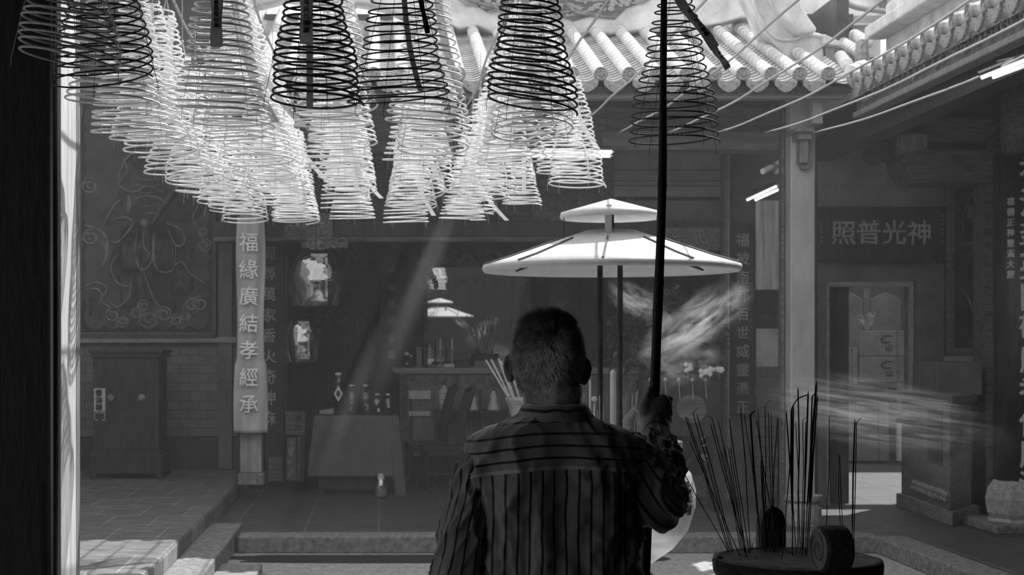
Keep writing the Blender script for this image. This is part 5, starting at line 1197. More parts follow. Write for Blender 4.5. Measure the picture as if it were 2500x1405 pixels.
for i, (b_, t_, th, cur) in enumerate(SK):
    bp = S6(*b_); tp = S6(*t_); D0 = (H-zash)*F/(bp[1]-CY) if bp[1] > 1330 else 3.78
    D0 = min(max(D0, 3.43), 3.76)
    if i >= 38 and i <= 42: D0 = 3.68 - .03*(i-38)
    a = P(*bp, D0); a.z = zash-.012 if a.z > zash-.012 else a.z
    D1_ = D0+(R()-.5)*.05; e_ = P(*tp, D1_)
    r_ = m_(th/2.5317/2, D0)*1.3
    if i in (27, 36, 16): cat_l = 'thick black incense stick'
    else: cat_l = 'thin dark incense stick'
    if cur == 3: lb, gp = 'thin stick with a fine upward hooked ash tip in the stone pot', None
    elif cur == 2: lb, gp = 'thin stick whose tip bends over at the end towards the elbow', None
    elif cur == 4: lb, gp = 'thin stick ending in a loop of curled ash in the stone pot', None
    elif cur == 5: lb, gp = 'thick black stick with a long crooked ash tip in the stone pot', None
    elif i == 36: lb, gp = 'thickest and tallest black stick with a pointed tip in the stone pot', None
    elif i == 0: lb, gp = 'lone incense stick leaning furthest out behind the elbow', None
    elif i == 16: lb, gp = 'thick black stick standing before the rear scroll handle', None
    elif i == 43: lb, gp = 'burnt-down stub of a stick in the ash', None
    elif i == 38: lb, gp = 'single upright thin stick behind the front scroll handle', None
    elif i in (39, 40): lb, gp = 'short thin stick of the pair rising behind the scroll handle', 'short pair of sticks behind the scroll handle'
    elif i in (41, 42): lb, gp = 'tall stick at the pot rim beyond the scroll handle', 'tall pair of sticks beyond the scroll handle'
    elif i < 6: lb, gp = 'thin dark stick leaning towards the elbow of the person', 'sticks leaning towards the elbow'
    elif i < 14: lb, gp = 'thin dark stick leaning in the tight fan between elbow and rear handle', 'fanned sticks in the stone pot'
    elif i < 26: lb, gp = 'thin dark stick standing around the rear scroll handle', 'upright sticks by the rear handle'
    else: lb, gp = 'dark stick in the dense tall clump before the front scroll handle', 'dense clump of tall sticks'
    t = thing('incense_stick', a, lb, 'incense stick', gp)
    sp_t = .28+.1*R()
    m1 = a.lerp(e_, sp_t); bow = Vector(((R()-.5)*.006, 0, 0)); m2 = a.lerp(e_, .65)+bow
    obj('bare_stem', MB().tube([a, m1], max(.0011, r_*.5), 6), M['stem'], t)
    tipp = []
    if cur == 1: tipp = [e_+Vector((.004, 0, .006)), e_+Vector((.011, 0, .012))]
    if cur == 2: tipp = [e_+Vector((-.006, 0, .008)), e_+Vector((-.014, 0, .007)), e_+Vector((-.02, 0, .003))]
    if cur == 3: tipp = [e_+Vector((.002, 0, .008)), e_+Vector((.008, 0, .017)), e_+Vector((.014, 0, .022))]
    if cur == 4: tipp = [e_+Vector((.006, 0, .002)), e_+Vector((.009, 0, -.006)), e_+Vector((.006, 0, -.014)), e_+Vector((.0, 0, -.017)), e_+Vector((.003, 0, -.025))]
    if cur == 5: tipp = [e_+Vector((.004, 0, .014)), e_+Vector((.016, 0, .03)), e_+Vector((.036, 0, .038))]
    pts = [m1, m2, e_]+tipp; rr = [r_*.85, r_, r_*.9]+[r_*.6*(1-.15*q) for q in range(len(tipp))]
    if cur == 5: rr[3:] = [r_*.45]*len(tipp)
    if tipp:
        q_ = pts[2:]; qr = rr[2:]; np_ = []; nr_ = []
        for a_ in range(len(q_)-1):
            p0, p1, p2, p3 = (q_[a_-1] if a_ else m2.lerp(e_, .9)), q_[a_], q_[a_+1], q_[min(a_+2, len(q_)-1)]
            for k_ in range(5):
                u = k_/5; np_.append(.5*((2*p1)+(-p0+p2)*u+(2*p0-5*p1+4*p2-p3)*u*u+(-p0+3*p1-3*p2+p3)*u**3)); nr_.append(qr[a_]+(qr[a_+1]-qr[a_])*u)
        pts = pts[:2]+np_+[q_[-1]]; rr = rr[:2]+nr_+[qr[-1]]
    obj('incense_coating', MB().tube(pts, rr, 7), M['stick'], t)
    if not tipp: obj('ash_tip', MB().tube([e_, e_+(e_-a).normalized()*r_*4], [r_*.8, r_*.25], 6), M['iron'], t)

# ------------------------------------------------------------------ bamboo pole
bp_ = thing('bamboo_pole', P(1520, 2459, 3.65), 'long dark bamboo pole held upright in the raised hand', 'pole')
pp_ = [(1520, 2455, 3.65, .0125), (1572, 1450, 3.68, .0125), (1578, 1300, 3.70, .0125), (1590, 1100, 3.76, .0125), (1599, 940, 3.80, .0122), (1604, 800, 3.83, .0118), (1608, 705, 3.85, .0116), (1614, 560, 3.88, .0112), (1618, 380, 3.92, .0105), (1619, 200, 3.96, .009), (1621, 0, 4.0, .0078), (1624, -260, 4.08, .007)]
pts = []; rr = []
nodes = (3, 5.4, 6.1, 7.6, 8.6, 9.4)
for i in range(len(pp_)-1):
    for k_ in range(10):
        t = k_/10; q = [pp_[i][j]+(pp_[i+1][j]-pp_[i][j])*t for j in range(4)]; pts.append(P(q[0], q[1], q[2]))
        s_ = i+t; nb_ = max([math.exp(-((s_-n_)/.05)**2) for n_ in nodes]); rr.append(q[3]*(1+.1*nb_-.04*math.sin(s_*3)))
pts.append(P(*pp_[-1][:3])); rr.append(pp_[-1][3])
obj('pole_shaft', MB().tube(pts, rr, 14), M['pole'], bp_, smooth=True)

# ------------------------------------------------------------------ the person
DM = 3.5
def Q(px, py, dy=0):      # point on the figure, dy metres behind (+) or before (-) its middle plane
    return P(px, py, DM+dy)
S = DM/F
per = thing('person', (P(1365, 0, DM).x, DM, 0), 'grey-haired man in a striped shirt seen from behind, one hand raised on a bamboo pole', 'person')
body = MB()
def blob(pts, rad, seg=16, flat=None): body.tube(pts, rad, seg, flat=flat)
# legs, hips, trunk
pcx = P(1370, 0, DM).x
for sx in (-1, 1):
    blob([(pcx+sx*.09, DM+.0, 0.06), (pcx+sx*.095, DM, .28), (pcx+sx*.1, DM, .5), (pcx+sx*.095, DM, .72), (pcx+sx*.08, DM, .92)], [.045, .055, .058, .078, .09])
    body.ball((pcx+sx*.095, DM+.05, .04), .05, 12, 8, (.9, 2.4, .8))
def ell(cx, cy, z, a, b, n_=40, pw=2.3, dent=0):
    out = []
    for j in range(n_):
        t = 2*PI*j/n_; c_, s_ = math.cos(t), math.sin(t)
        out.append(Vector((cx+a*math.copysign(abs(c_)**(2/pw), c_), cy+b*math.copysign(abs(s_)**(2/pw), s_), z)))
    return out
body.rings([ell(pcx, DM, .86, .12, .09), ell(pcx, DM, 1.0, .155, .1), ell(pcx, DM, 1.1, .155, .095), ell(pcx, DM, 1.22, .16, .1), ell(pcx, DM+.0, 1.32, .165, .09), ell(pcx, DM+.0, 1.37, .11, .07)])
# neck and head
hx = P(1338, 0, DM).x; hz = P(0, 882, DM).z
body.tube([(P(1352, 0, DM).x, DM-.005, 1.33), (P(1350, 0, DM).x, DM+.0, 1.40), (P(1345, 0, DM).x, DM+.012, 1.47), (hx, DM+.03, 1.53)], [.075, .064, .064, .06], 20)
rr = []
for i in range(25):
    ph = PI*(i+.15)/(24.3); zz = -math.cos(ph); rad = math.sin(ph)**(.8 if zz > 0 else 1)
    ring = []
    for j in range(36):
        th = 2*PI*j/36; x = math.cos(th)*rad*.079; y = math.sin(th)*rad*.094
        z_ = zz*(.105 if zz > 0 else .112)
        if zz < -.1:
            t = (-.1-zz)/.9; x *= 1-.22*t; y = y*(1-.3*t)+.022*t if math.sin(th) > 0 else y*(1-.15*t)+.004*t
        else: x *= 1+.0*zz
        if math.sin(th) > .6 and -.5 < zz < .35: y -= .006*(math.sin(th)-.6)
        ring.append(Vector((hx+x, DM+.02+y, hz+z_)))
    rr.append(ring)
body.rings(rr)
fy = DM+.02+.09
body.tube([(hx, fy-.004, hz+.012), (hx, fy+.012, hz-.018), (hx, fy+.008, hz-.026)], [.007, .011, .012], 10)     # nose
body.ball((hx, fy-.008, hz-.052), .017, 10, 6, (1.5, .7, .35)); body.ball((hx, fy-.008, hz-.061), .016, 10, 6, (1.3, .7, .4))
for s_ in (-1, 1):
    body.ball((hx+s_*.03, fy-.014, hz+.012), .0125, 10, 8); body.tube([(hx+s_*.014, fy-.004, hz+.026), (hx+s_*.032, fy-.006, hz+.03), (hx+s_*.052, fy-.022, hz+.024)], [.006, .007, .005], 8)
    # ear: outer rim and lobe
    ex = hx+s_*.079; ey = DM+.022; ez = hz-.018 - (.0 if s_ < 0 else .006)
    for dz, rx in ((.022, .010), (.01, .012), (-.005, .011), (-.02, .008)): body.ball((ex+s_*rx*.5, ey, ez+dz), .013, 8, 6, (.75, .9, 1))
    body.tube([(ex, ey, ez+.03), (ex+s_*.013, ey-.004, ez+.026), (ex+s_*.018, ey-.008, ez+.008), (ex+s_*.014, ey-.004, ez-.012), (ex+s_*.004, ey, ez-.03)], [.004, .005, .005, .005, .006], 8)
# arms
L_arm = [(1178, 1095, 0), (1155, 1150, -.01), (1140, 1230, -.02), (1122, 1320, -.03), (1115, 1400, .02), (1130, 1450, .10), (1150, 1480, .16)]
blob([Q(*p) for p in L_arm], [.034, .034, .034, .034, .033, .028, .024])
hl = Q(1158, 1492, .20); body.ball(hl, .036, 14, 10, (.7, 1.1, .9))
for q in range(4):
    o_ = Vector(((-.02+.012*q), .03, -.01-.003*q)); body.tube([hl+o_*.6, hl+o_+Vector((0, .02, -.012)), hl+o_+Vector((0, .028, -.035)), hl+o_+Vector((0, .012, -.05))], [.0095, .009, .0085, .007], 8)
body.tube([hl+Vector((.022, .0, .0)), hl+Vector((.036, .022, -.014)), hl+Vector((.034, .045, -.03))], [.011, .01, .008], 8)
R_arm = [(1535, 1090, 0), (1575, 1150, -.01), (1608, 1222, -.02)]
blob([Q(*p) for p in R_arm], [.036, .04, .04])
R_for = [(1608, 1222, -.02), (1612, 1150, .08), (1606, 1090, .16), (1601, 1045, .22), (1600, 1022, .238)]
blob([Q(*p) for p in R_for], [.042, .04, .034, .027, .026])
# raised hand on the pole: back of the hand faces the camera
Hd = 3.765
def HP(px, py, d=0): return P(px, py, Hd+d)
u1 = m_(1, Hd)
palm = [ell(HP(1600, 1040).x, Hd-.006, HP(0, 1040).z, 24*u1, 18*u1, 20), ell(HP(1600, 1020).x, Hd-.008, HP(0, 1020).z, 30*u1, 18*u1, 20), ell(HP(1602, 1000).x, Hd-.008, HP(0, 1000).z, 35*u1, 17*u1, 20), ell(HP(1604, 984).x, Hd-.006, HP(0, 984).z, 33*u1, 15*u1, 20), ell(HP(1606, 972).x, Hd-.004, HP(0, 972).z, 27*u1, 12*u1, 20)]
body.rings(palm)
# thumb: leaves the side of the palm and lies up along the pole
body.tube([HP(1578, 1018, -.004), HP(1574, 995, -.008), HP(1580, 975, -.006), HP(1586, 960, .002), HP(1588, 948, .008)], [.017, .0165, .0125, .0105, .0085], 12)
pole_at = lambda y: P(1599-(y-940)*.055, y, 3.80)
for q, (ky, kx, ln) in enumerate(((972, 1618, 1.0), (990, 1632, 1.05), (1008, 1634, 1.0), (1024, 1626, .9))):
    c = pole_at(ky+4)
    a0 = HP(kx, ky, -.004); rr_ = .0225
    pts_ = [HP(1612, ky+4, -.006), a0, Vector((c.x+.036, c.y-.012, c.z+.001)), Vector((c.x+.031, c.y+.013, c.z-.001)), Vector((c.x+.012, c.y+.024, c.z-.004)), Vector((c.x-.010, c.y+.021, c.z-.006)), Vector((c.x-.019, c.y+.006, c.z-.008))]
    body.tube(pts_[:6+(q < 3)], [.0085, .0105, .0095, .009, .0085, .0078, .0065][:6+(q < 3)], 10)
bo = obj('body', body, M['skin'], per)
rm = bo.modifiers.new('remesh', 'REMESH'); rm.mode = 'VOXEL'; rm.voxel_size = .0036; rm.use_smooth_shade = True
sm = bo.modifiers.new('smooth', 'SMOOTH'); sm.factor = .5; sm.iterations = 5
# eyes, nails
mb = MB()
for s_ in (-1, 1): mb.ball((hx+s_*.03, fy-.0045, hz+.012), .0075, 8, 6)
obj('eye', mb, M['glossy'], per, smooth=True)
c = HP(1586, 953, -.0075+.002); obj('thumb_nail', MB().ball(c, .0062, 10, 6, (1, .5, 1.3)), mat('finger_nail', .2, .35, var=.1), per, smooth=True)
# trousers
tr = MB()
for sx in (-1, 1): tr.tube([(pcx+sx*.095, DM, .05), (pcx+sx*.098, DM, .3), (pcx+sx*.1, DM, .6), (pcx+sx*.09, DM, .85), (pcx+sx*.05, DM, 1.0)], [.075, .078, .09, .11, .11], 20)
obj('trousers', tr, M['trousers'], per, smooth=True)

def folds(p, amp, seed=0):
    v = Vector((p[0]*8+seed+p[2]*3, p[1]*5, p[2]*4.2)); w = MN.noise(v)
    r1_ = 1-abs(MN.noise(Vector((p[0]*15+w*1.2+seed, p[1]*9, p[2]*6+w*1.4))))*2
    r2_ = 1-abs(MN.noise(Vector((p[0]*32+seed+w*2, p[1]*20, p[2]*15-w*2))))*2
    r3_ = 1-abs(MN.noise(Vector((p[0]*70+p[2]*30+seed, p[1]*40, p[2]*22+w*3))))*2
    return amp*(max(0, r1_)**3*1.0+max(0, r2_)**3*.6+max(0, r3_)**3*.16+w*.35)
def clothmat(name, mode):
    m = bpy.data.materials.new(name); m.use_nodes = True; nt = m.node_tree; b = nt.nodes['Principled BSDF']; L = nt.links.new
    b.inputs['Roughness'].default_value = .75; b.inputs['Specular IOR Level'].default_value = .25
    try: b.inputs['Sheen Weight'].default_value = .6; b.inputs['Sheen Roughness'].default_value = .5
    except Exception: pass
    def math_(op, a, c, d=None):
        n_ = nt.nodes.new('ShaderNodeMath'); n_.operation = op
        for i_, q in enumerate((a, c, d)):
            if q is None: continue
            if isinstance(q, (int, float)): n_.inputs[i_].default_value = q
            else: L(q, n_.inputs[i_])
        return n_.outputs[0]
    tc = nt.nodes.new('ShaderNodeTexCoord'); nz = nt.nodes.new('ShaderNodeTexNoise'); nz.inputs['Scale'].default_value = 9; nz.inputs['Detail'].default_value = 3
    L(tc.outputs['Object'], nz.inputs['Vector']); wob = math_('MULTIPLY', math_('SUBTRACT', nz.outputs['Fac'], .5), .012)
    sp = nt.nodes.new('ShaderNodeSeparateXYZ')
    if mode == 'torso':
        L(tc.outputs['Object'], sp.inputs[0])
        def stripes(src, per_, off_, w0, w1):
            f_ = math_('FRACT', math_('DIVIDE', math_('ADD', src, off_), per_), 0)
            a_ = math_('LESS_THAN', f_, w0)
            return a_
        vx = stripes(math_('ADD', sp.outputs['X'], wob), .0262, 5.005, .2, 0)
        # the yoke hangs a little lower at the sides
        x2 = math_('POWER', math_('ABSOLUTE', math_('SUBTRACT', sp.outputs['X'], .02), 0), 2.0)
        zz_ = math_('ADD', math_('ADD', sp.outputs['Z'], math_('MULTIPLY', x2, .45)), math_('MULTIPLY', wob, .6))
        hz_ = stripes(zz_, .0262, 5.0+.0105, .2, 0)
        yk = math_('GREATER_THAN', zz_, m['yz'] if 'yz' in m else 1.289)
        seam = math_('LESS_THAN', math_('ABSOLUTE', math_('SUBTRACT', zz_, 1.285), 0), .004)
        st_ = math_('ADD', math_('MULTIPLY', hz_, yk), math_('MULTIPLY', vx, math_('SUBTRACT', 1, yk)))
        st_ = math_('MULTIPLY', st_, math_('SUBTRACT', 1, seam))
        low = seam
    else:
        uv = nt.nodes.new('ShaderNodeUVMap'); L(uv.outputs[0], sp.inputs[0])
        f_ = math_('FRACT', math_('ADD', math_('MULTIPLY', sp.outputs['X'], 14), math_('MULTIPLY', wob, 14)), 0)
        st_ = math_('LESS_THAN', f_, .2)
        if mode == 'cuff':
            st_ = math_('LESS_THAN', math_('FRACT', math_('ADD', math_('MULTIPLY', sp.outputs['Y'], 2.0), math_('MULTIPLY', wob, 8)), 0), .22)
        if mode == 'collar':
            st_ = math_('LESS_THAN', math_('FRACT', math_('ADD', math_('MULTIPLY', sp.outputs['Y'], 3.0), math_('MULTIPLY', wob, 12)), 0), .2)
        low = None
    wv = nt.nodes.new('ShaderNodeTexNoise'); wv.inputs['Scale'].default_value = 500; L(tc.outputs['Object'], wv.inputs['Vector'])
    mx = nt.nodes.new('ShaderNodeMixRGB'); mx.inputs[1].default_value = (.17, .17, .17, 1); mx.inputs[2].default_value = (.006, .006, .006, 1); L(st_, mx.inputs[0]); L(mx.outputs[0], b.inputs['Base Color'])
    if low is not None:
        m2 = nt.nodes.new('ShaderNodeMixRGB'); m2.inputs[2].default_value = (.3, .3, .3, 1); L(low, m2.inputs[0]); L(mx.outputs[0], m2.inputs[1]); L(m2.outputs[0], b.inputs['Base Color'])
    bp = nt.nodes.new('ShaderNodeBump'); bp.inputs['Strength'].default_value = .15; bp.inputs['Distance'].default_value = .001; L(wv.outputs['Fac'], bp.inputs['Height']); L(bp.outputs[0], b.inputs['Normal'])
    return m
torso_m = clothmat('striped_shirt_back', 'torso'); sleeve_m = clothmat('striped_shirt_sleeve', 'sleeve'); cuff_m = clothmat('striped_cuff', 'cuff'); collar_m = clothmat('striped_collar', 'collar')

# shirt back: rings traced at the man's own depth, real thickness front to back
prof = [(1700, 1180, 1572, .135), (1560, 1184, 1566, .13), (1405, 1192, 1549, .125), (1350, 1190, 1548, .125), (1300, 1184, 1545, .125), (1250, 1172, 1550, .125), (1200, 1160, 1560, .125), (1160, 1150, 1570, .122), (1130, 1143, 1576, .118), (1105, 1142, 1576, .113), (1085, 1147, 1570, .107), (1068, 1158, 1555, .10), (1055, 1175, 1536, .093), (1044, 1196, 1513, .086), (1035, 1219, 1490, .08), (1027, 1240, 1468, .075), (1020, 1258, 1448, .072), (1012, 1272, 1434, .07), (1004, 1282, 1424, .067)]
fine = []
for i in range(len(prof)-1):
    n_ = max(2, int(abs(prof[i][0]-prof[i+1][0])/6))
    for k_ in range(n_):
        t = k_/n_; p0 = prof[max(i-1, 0)]; p1 = prof[i]; p2 = prof[i+1]; p3 = prof[min(i+2, len(prof)-1)]
        fine.append([p1[j]+(p2[j]-p1[j])*t if j == 0 else .5*((2*p1[j])+(-p0[j]+p2[j])*t+(2*p0[j]-5*p1[j]+4*p2[j]-p3[j])*t*t+(-p0[j]+3*p1[j]-3*p2[j]+p3[j])*t**3) for j in range(4)])
fine.append(list(prof[-1]))
sh = MB(); rr = []
for (y, xl, xr, dp) in fine:
    cx0 = P((xl+xr)/2, 0, DM).x; a = m_(xr-xl, DM)/2; z = P(0, y, DM).z; ring = []
    for p in ell(cx0, DM, z, a, dp, 150, 2.45):
        n_ = Vector(((p.x-cx0)/a, (p.y-DM)/dp, .0)).normalized()
        # shoulder blades and spine hollow
        bk = max(0, -n_.y)
        xx = (p.x-cx0)/a
        add = bk*(.012*math.exp(-((abs(xx)-.45)/.22)**2)*math.exp(-((z-1.25)/.09)**2)-.012*math.exp(-(xx/.16)**2)*math.exp(-((z-1.17)/.12)**2))
        amp = .016*(.45+.7*min(1, abs(xx)**2+.2)) if z < 1.29 else .009
        # pleats dropping from the yoke, drag folds towards the raised arm
        dr = .0035*math.sin(p.x*95+1.5*math.sin(z*9))*bk*max(0, min(1, (1.285-z)*10))
        drg = .006*bk*math.sin((xx*1.6+ (z-1.25)*9)*7)*max(0, xx-.35)*max(0, 1-abs(z-1.2)*6)
        ring.append(p+n_*(folds(p, amp, 3)+add+dr+drg))
    rr.append(ring)
sh.rings(rr, False)
obj('shirt_back', sh, torso_m, per, smooth=True)

def sleeve(name, pts, rads, m, seed, amp=.008, n_=10, seg=72, squash=None):
    out = []; R_ = []
    for i in range(len(pts)-1):
        p0, p1, p2, p3 = pts[max(i-1, 0)], pts[i], pts[i+1], pts[min(i+2, len(pts)-1)]; r0, r1, r2, r3 = rads[max(i-1, 0)], rads[i], rads[i+1], rads[min(i+2, len(pts)-1)]
        for k_ in range(n_):
            t = k_/n_; f_ = lambda a, b, c_, d_: .5*((2*b)+(-a+c_)*t+(2*a-5*b+4*c_-d_)*t*t+(-a+3*b-3*c_+d_)*t**3)
            out.append(f_(p0, p1, p2, p3)); R_.append(f_(r0, r1, r2, r3))
    out.append(pts[-1]); R_.append(rads[-1])
    mb = MB(); L_ = len(out); u = Vector((0, -1, 0)); rings = []; al = 0
    for i in range(L_):
        T = (out[min(i+1, L_-1)]-out[max(i-1, 0)]).normalized(); u = (u-T*u.dot(T)).normalized(); w = T.cross(u)
        if i: al += (out[i]-out[i-1]).length
        ring = []
        for j in range(seg):
            a = 2*PI*j/seg; n0 = u*math.cos(a)+w*math.sin(a); p = out[i]+n0*R_[i]
            # crumples run round the sleeve
            q = 1-abs(MN.noise(Vector((al*11+math.cos(a)*1.1+seed, math.sin(a)*1.6, seed*3.1+math.cos(a)))))*2.2
            q2 = 1-abs(MN.noise(Vector((al*26+math.cos(a+seed)*1.6, math.sin(a)*1.5+al*5, seed*1.7))))*2.2
            ring.append(p+n0*amp*(max(0, q)**2.5+.45*max(0, q2)**2.5-.35))
        rings.append(ring)
    mb.rings(rings, False)
    return obj(name, mb, m, per, smooth=True)
# lowered arm
sleeve('sleeve', [Q(*p) for p in ((1212, 1108, 0), (1182, 1124, -.005), (1160, 1170, -.012), (1148, 1230, -.02), (1134, 1290, -.03), (1124, 1350, -.025), (1112, 1400, .015), (1122, 1445, .08), (1145, 1478, .14))],
       [44*S, 50*S, 50*S, 50*S, 56*S, 62*S, 57*S, 50*S, 42*S], sleeve_m, 1, .010)
# raised arm: upper sleeve, bent at the elbow, then the forearm sleeve going up and away
sleeve('sleeve', [Q(*p) for p in ((1500, 1100, 0), (1532, 1122, -.005), (1562, 1155, -.012), (1588, 1198, -.02), (1606, 1226, -.022), (1618, 1222, .0), (1622, 1190, .04), (1620, 1150, .085), (1613, 1105, .145), (1604, 1070, .19))],
       [50*S, 62*S, 72*S, 72*S, 64*S, 56*S, 50*S, 46*S, 40*S, 35*S], sleeve_m, 2, .014, 12)
sleeve('cuff', [Q(1606, 1078, .18), Q(1602, 1058, .205), Q(1600, 1037, .23)], [35*S, 34*S, 34.5*S], cuff_m, 5, .003, 8)
# collar: stand and fallen leaf
def collar_ring(y, xl, xr, dp, dy=0, tip=0):
    cx0 = P((xl+xr)/2, 0, DM).x; a = m_(xr-xl, DM)/2; z = P(0, y, DM).z
    out = []
    for p in ell(cx0, DM+dy, z, a, dp, 80, 2.2):
        fr_ = (p.y-DM)/dp; out.append(Vector((p.x, p.y, p.z-.012*max(0, fr_)-.006*abs((p.x-cx0)/a)*0+MN.noise(Vector((p.x*40, p.y*40, z*30)))*.004)))
    return out
mb = MB(); mb.rings([collar_ring(1024, 1270, 1436, .072), collar_ring(1012, 1276, 1430, .070), collar_ring(998, 1282, 1424, .068), collar_ring(988, 1284, 1420, .067), collar_ring(985, 1281, 1424, .070), collar_ring(992, 1272, 1434, .077), collar_ring(1006, 1265, 1442, .082), collar_ring(1024, 1262, 1446, .086), collar_ring(1028, 1264, 1444, .084)], False)
obj('collar', mb, collar_m, per, smooth=True)

# hair: thousands of short tapered strands
hm = M['hair']; nt = hm.node_tree; bs = nt.nodes['Principled BSDF']; tc_ = [q for q in nt.nodes if q.type == 'TEX_COORD'][0]
sp__ = nt.nodes.new('ShaderNodeSeparateXYZ'); nt.links.new(tc_.outputs['Object'], sp__.inputs[0])
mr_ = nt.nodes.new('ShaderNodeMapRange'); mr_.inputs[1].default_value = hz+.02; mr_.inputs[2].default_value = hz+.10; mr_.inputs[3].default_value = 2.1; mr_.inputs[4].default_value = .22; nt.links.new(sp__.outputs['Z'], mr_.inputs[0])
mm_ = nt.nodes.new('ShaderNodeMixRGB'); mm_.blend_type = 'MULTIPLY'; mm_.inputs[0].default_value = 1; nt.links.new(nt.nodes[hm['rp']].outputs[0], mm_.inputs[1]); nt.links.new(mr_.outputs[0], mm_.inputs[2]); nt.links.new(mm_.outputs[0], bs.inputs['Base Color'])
hr = MB(); rnd = random.Random(5)
hc = Vector((hx, DM+.02, hz)); whorl = Vector((.12, -.75, .62)).normalized()
def skull(dv):
    zz = max(-1, min(1, dv.z)); k0 = max(1e-3, math.hypot(dv.x, dv.y))**(-.2) if zz > 0 else 1; x = dv.x*.079*k0; y = dv.y*.094*k0
    if zz < -.1:
        t = (-.1-zz)/.9; x *= 1-.22*t; y = y*(1-.3*t)+.022*t if dv.y > 0 else y*(1-.15*t)+.004*t
    return hc+Vector((x, y, zz*(.105 if zz > 0 else .112)))
N = 24000; made = 0
while made < N:
    if made % 9 == 0:
        ay = rnd.uniform(935, 988); an = rnd.uniform(-1.15, 1.15)*(1-.25*(ay-935)/53); c0_ = P(1346+(ay-935)*.06, ay, DM); rad_ = .0655
        pb_ = Vector((c0_.x+math.sin(an)*rad_, DM+.008-math.cos(an)*rad_, c0_.z)); n0_ = Vector((math.sin(an), -math.cos(an), 0)); l_ = .012+.008*rnd.random()
        dd_ = (n0_*.35+Vector((rnd.gauss(0, .25), 0, -1))).normalized(); k_ = len(hr.v); sv = dd_.cross(n0_).normalized(); s2 = sv.cross(dd_)
        for c_, ww in ((pb_-n0_*.002, .0005), (pb_+dd_*l_*.5+n0_*.002, .0004)):
            for q in range(3): hr.v.append(tuple(c_+(sv*math.cos(q*2.094)+s2*math.sin(q*2.094))*ww))
        hr.v.append(tuple(pb_+dd_*l_))
        for q in range(3):
            q2 = (q+1) % 3; hr.face((k_+q, k_+q2, k_+3+q2, k_+3+q)); hr.face((k_+3+q, k_+3+q2, k_+6))
    dv = Vector((rnd.gauss(0, 1), rnd.gauss(0, 1), rnd.gauss(0, 1))).normalized()
    if dv.y > .45 and dv.z < .55: continue
    if dv.z < -.95: continue
    if dv.z < -.35 and dv.y > .1: continue
    if abs(dv.x) > .9 and -.42 < dv.z < .12 and dv.y > -.15: continue
    p = skull(dv); n_ = Vector((dv.x/.079, dv.y/.094, dv.z/.112)).normalized()
    fl = (dv-whorl); fl = (fl-n_*fl.dot(n_)); fl = fl.normalized() if fl.length > 1e-3 else n_.orthogonal()
    sw = n_.cross(fl)*.35
    top = max(0, dv.z); ln = (.011+.011*top+.004*max(0, -dv.y))*(.7+.6*rnd.random())
    if dv.z < -.5: ln *= .6
    jit = Vector((rnd.gauss(0, .16), rnd.gauss(0, .16), rnd.gauss(0, .16)))
    d1 = (n_*.65+fl*.65+sw+jit).normalized(); d2 = (n_*.25+fl*.95+sw+jit+Vector((0, 0, -.15 if dv.z < .3 else .1))).normalized()
    clump = MN.noise(dv*9); d2 = (d2+Vector((clump, 0, MN.noise(dv*9+Vector((4, 4, 4)))))*.15).normalized()
    if top > .75: d1 = (n_*.7+fl*.5+jit).normalized(); d2 = (d1+fl*.5+jit*.5).normalized()
    p1 = p+d1*ln*.5; p2 = p1+d2*ln*.55; w = .00042; sv = d1.cross(n_+Vector((.01, .02, .03))); sv = sv.normalized() if sv.length > 1e-4 else d1.orthogonal().normalized(); s2 = sv.cross(d1).normalized()
    k_ = len(hr.v)
    for c_, ww in ((p-n_*.002, w), (p1, w*.8)):
        for q in range(3): hr.v.append(tuple(c_+(sv*math.cos(q*2.094)+s2*math.sin(q*2.094))*ww))
    hr.v.append(tuple(p2))
    for q in range(3):
        q2 = (q+1) % 3; hr.face((k_+q, k_+q2, k_+3+q2, k_+3+q)); hr.face((k_+3+q, k_+3+q2, k_+6))
    made += 1
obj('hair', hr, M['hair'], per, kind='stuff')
sc2 = MB(); rr = []
for i in range(20):
    ph = PI*(i+.05)/19.5; ring = []
    for j in range(36):
        th = 2*PI*j/36; dv = Vector((math.cos(th)*math.sin(ph), math.sin(th)*math.sin(ph), math.cos(ph)))
        f_ = 1.018
        if (dv.y > .42 and dv.z < .55) or dv.z < -.97 or (dv.z < -.3 and dv.y > .1): f_ = .97
        ring.append(hc+(skull(dv)-hc)*f_)
    rr.append(ring)
sc2.rings(rr); obj('hair_base', sc2, mat('hair_undercoat', .04, .8, var=.5, scale=60), per, smooth=True)

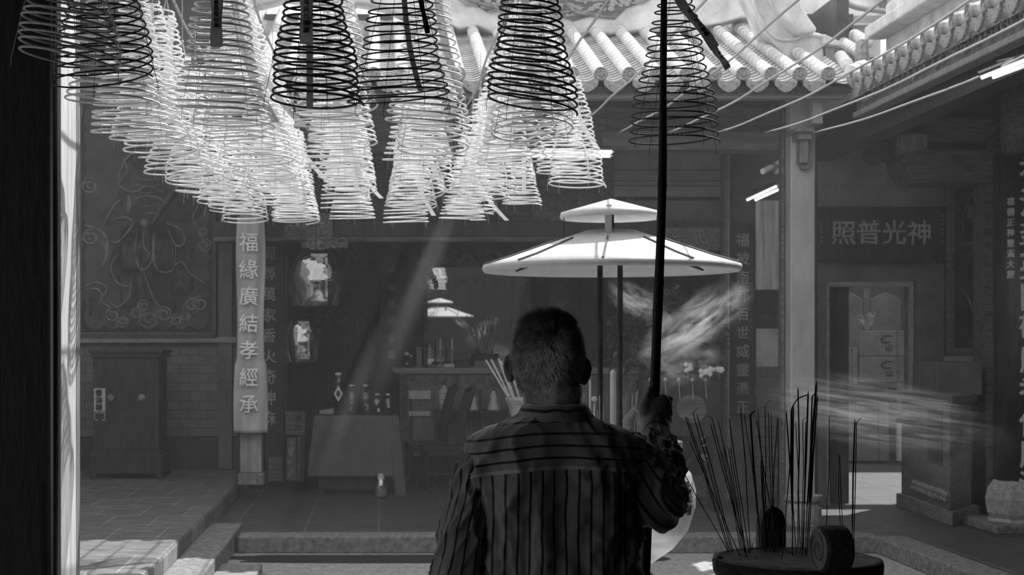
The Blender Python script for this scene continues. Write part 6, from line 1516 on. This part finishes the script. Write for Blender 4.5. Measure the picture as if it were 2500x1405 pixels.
# ------------------------------------------------------------------ haze, smoke and shaped light shafts
def volmat(name, dens, noise=None, aniso=0.0, col=.95):
    m = bpy.data.materials.new(name); m.use_nodes = True; nt = m.node_tree; nt.nodes.clear(); L = nt.links.new
    o = nt.nodes.new('ShaderNodeOutputMaterial'); v = nt.nodes.new('ShaderNodeVolumePrincipled'); v.inputs['Color'].default_value = (col, col, col, 1)
    v.inputs['Anisotropy'].default_value = aniso; v.inputs['Density'].default_value = dens; L(v.outputs[0], o.inputs['Volume'])
    if noise:
        sc_n, st_, thr, gain = noise
        tc = nt.nodes.new('ShaderNodeTexCoord'); mp = nt.nodes.new('ShaderNodeMapping'); mp.inputs['Scale'].default_value = st_
        nz = nt.nodes.new('ShaderNodeTexNoise'); nz.inputs['Scale'].default_value = sc_n; nz.inputs['Detail'].default_value = 5; nz.inputs['Roughness'].default_value = .6
        try: nz.inputs['Distortion'].default_value = 1.0
        except Exception: pass
        L(tc.outputs['Object'], mp.inputs[0]); L(mp.outputs[0], nz.inputs['Vector'])
        s_ = nt.nodes.new('ShaderNodeMath'); s_.operation = 'SUBTRACT'; s_.inputs[1].default_value = thr; L(nz.outputs['Fac'], s_.inputs[0])
        g_ = nt.nodes.new('ShaderNodeMath'); g_.operation = 'MULTIPLY'; g_.inputs[1].default_value = gain; g_.use_clamp = True; L(s_.outputs[0], g_.inputs[0])
        # fade to the edge of the plume
        ln_ = nt.nodes.new('ShaderNodeVectorMath'); ln_.operation = 'LENGTH'; L(tc.outputs['Object'], ln_.inputs[0])
        f_ = nt.nodes.new('ShaderNodeMapRange'); f_.inputs[1].default_value = .3; f_.inputs[2].default_value = 1.0; f_.inputs[3].default_value = 1; f_.inputs[4].default_value = 0; L(ln_.outputs['Value'], f_.inputs[0])
        a_ = nt.nodes.new('ShaderNodeMath'); a_.operation = 'MULTIPLY'; L(g_.outputs[0], a_.inputs[0]); L(f_.outputs[0], a_.inputs[1])
        b_ = nt.nodes.new('ShaderNodeMath'); b_.operation = 'MULTIPLY'; b_.inputs[1].default_value = dens; L(a_.outputs[0], b_.inputs[0]); L(b_.outputs[0], v.inputs['Density'])
    return m
hz_ = obj('haze', MB().box((-4.2, 6.7, -.12), (8.2, 17.5, 5.6)), volmat('courtyard_haze', HAZE)); hz_['kind'] = 'stuff'
def plume(c, rad, rot, dens, noise, nm='smoke'):
    o = obj(nm, MB().ball((0, 0, 0), 1, 20, 14), volmat('smoke_and_shaft_volume', dens, noise)); o.location = c; o.scale = rad; o.rotation_euler = rot; o['kind'] = 'stuff'; return o
plume(P(1700, 790, 9.5), (.42, .3, .18), (0, -.6, 0), 3.4, (2.0, (1, .8, 1.5), .47, 6))
plume(P(1560, 740, 9.3), (.24, .25, .10), (0, .55, 0), 2.4, (2.0, (1, .8, 1.5), .47, 6))
plume(P(1660, 880, 9.6), (.3, .25, .22), (0, 0, 0), 1.6, (2.6, (1, .7, 1.2), .48, 5))
plume(P(1000, 760, 12.3), (.12, .3, 1.05), (0, .40, 0), .35, (1.0, (1, 1, .4), .2, 3))  # thin volume tilted along the sun to draw a light shaft
plume(P(870, 950, 12.3), (.1, .3, .75), (0, .40, 0), .3, (1.0, (1, 1, .4), .2, 3))  # second volume shaped as a light shaft
plume(P(2150, 1010, 7.6), (.62, .2, .2), (0, .15, 0), 2.6, (2.2, (.8, .8, 3.5), .47, 5))
plume(P(2330, 1100, 11.5), (.5, .4, .4), (0, 0, 0), .8, (2.2, (1, 1, 1), .47, 5))
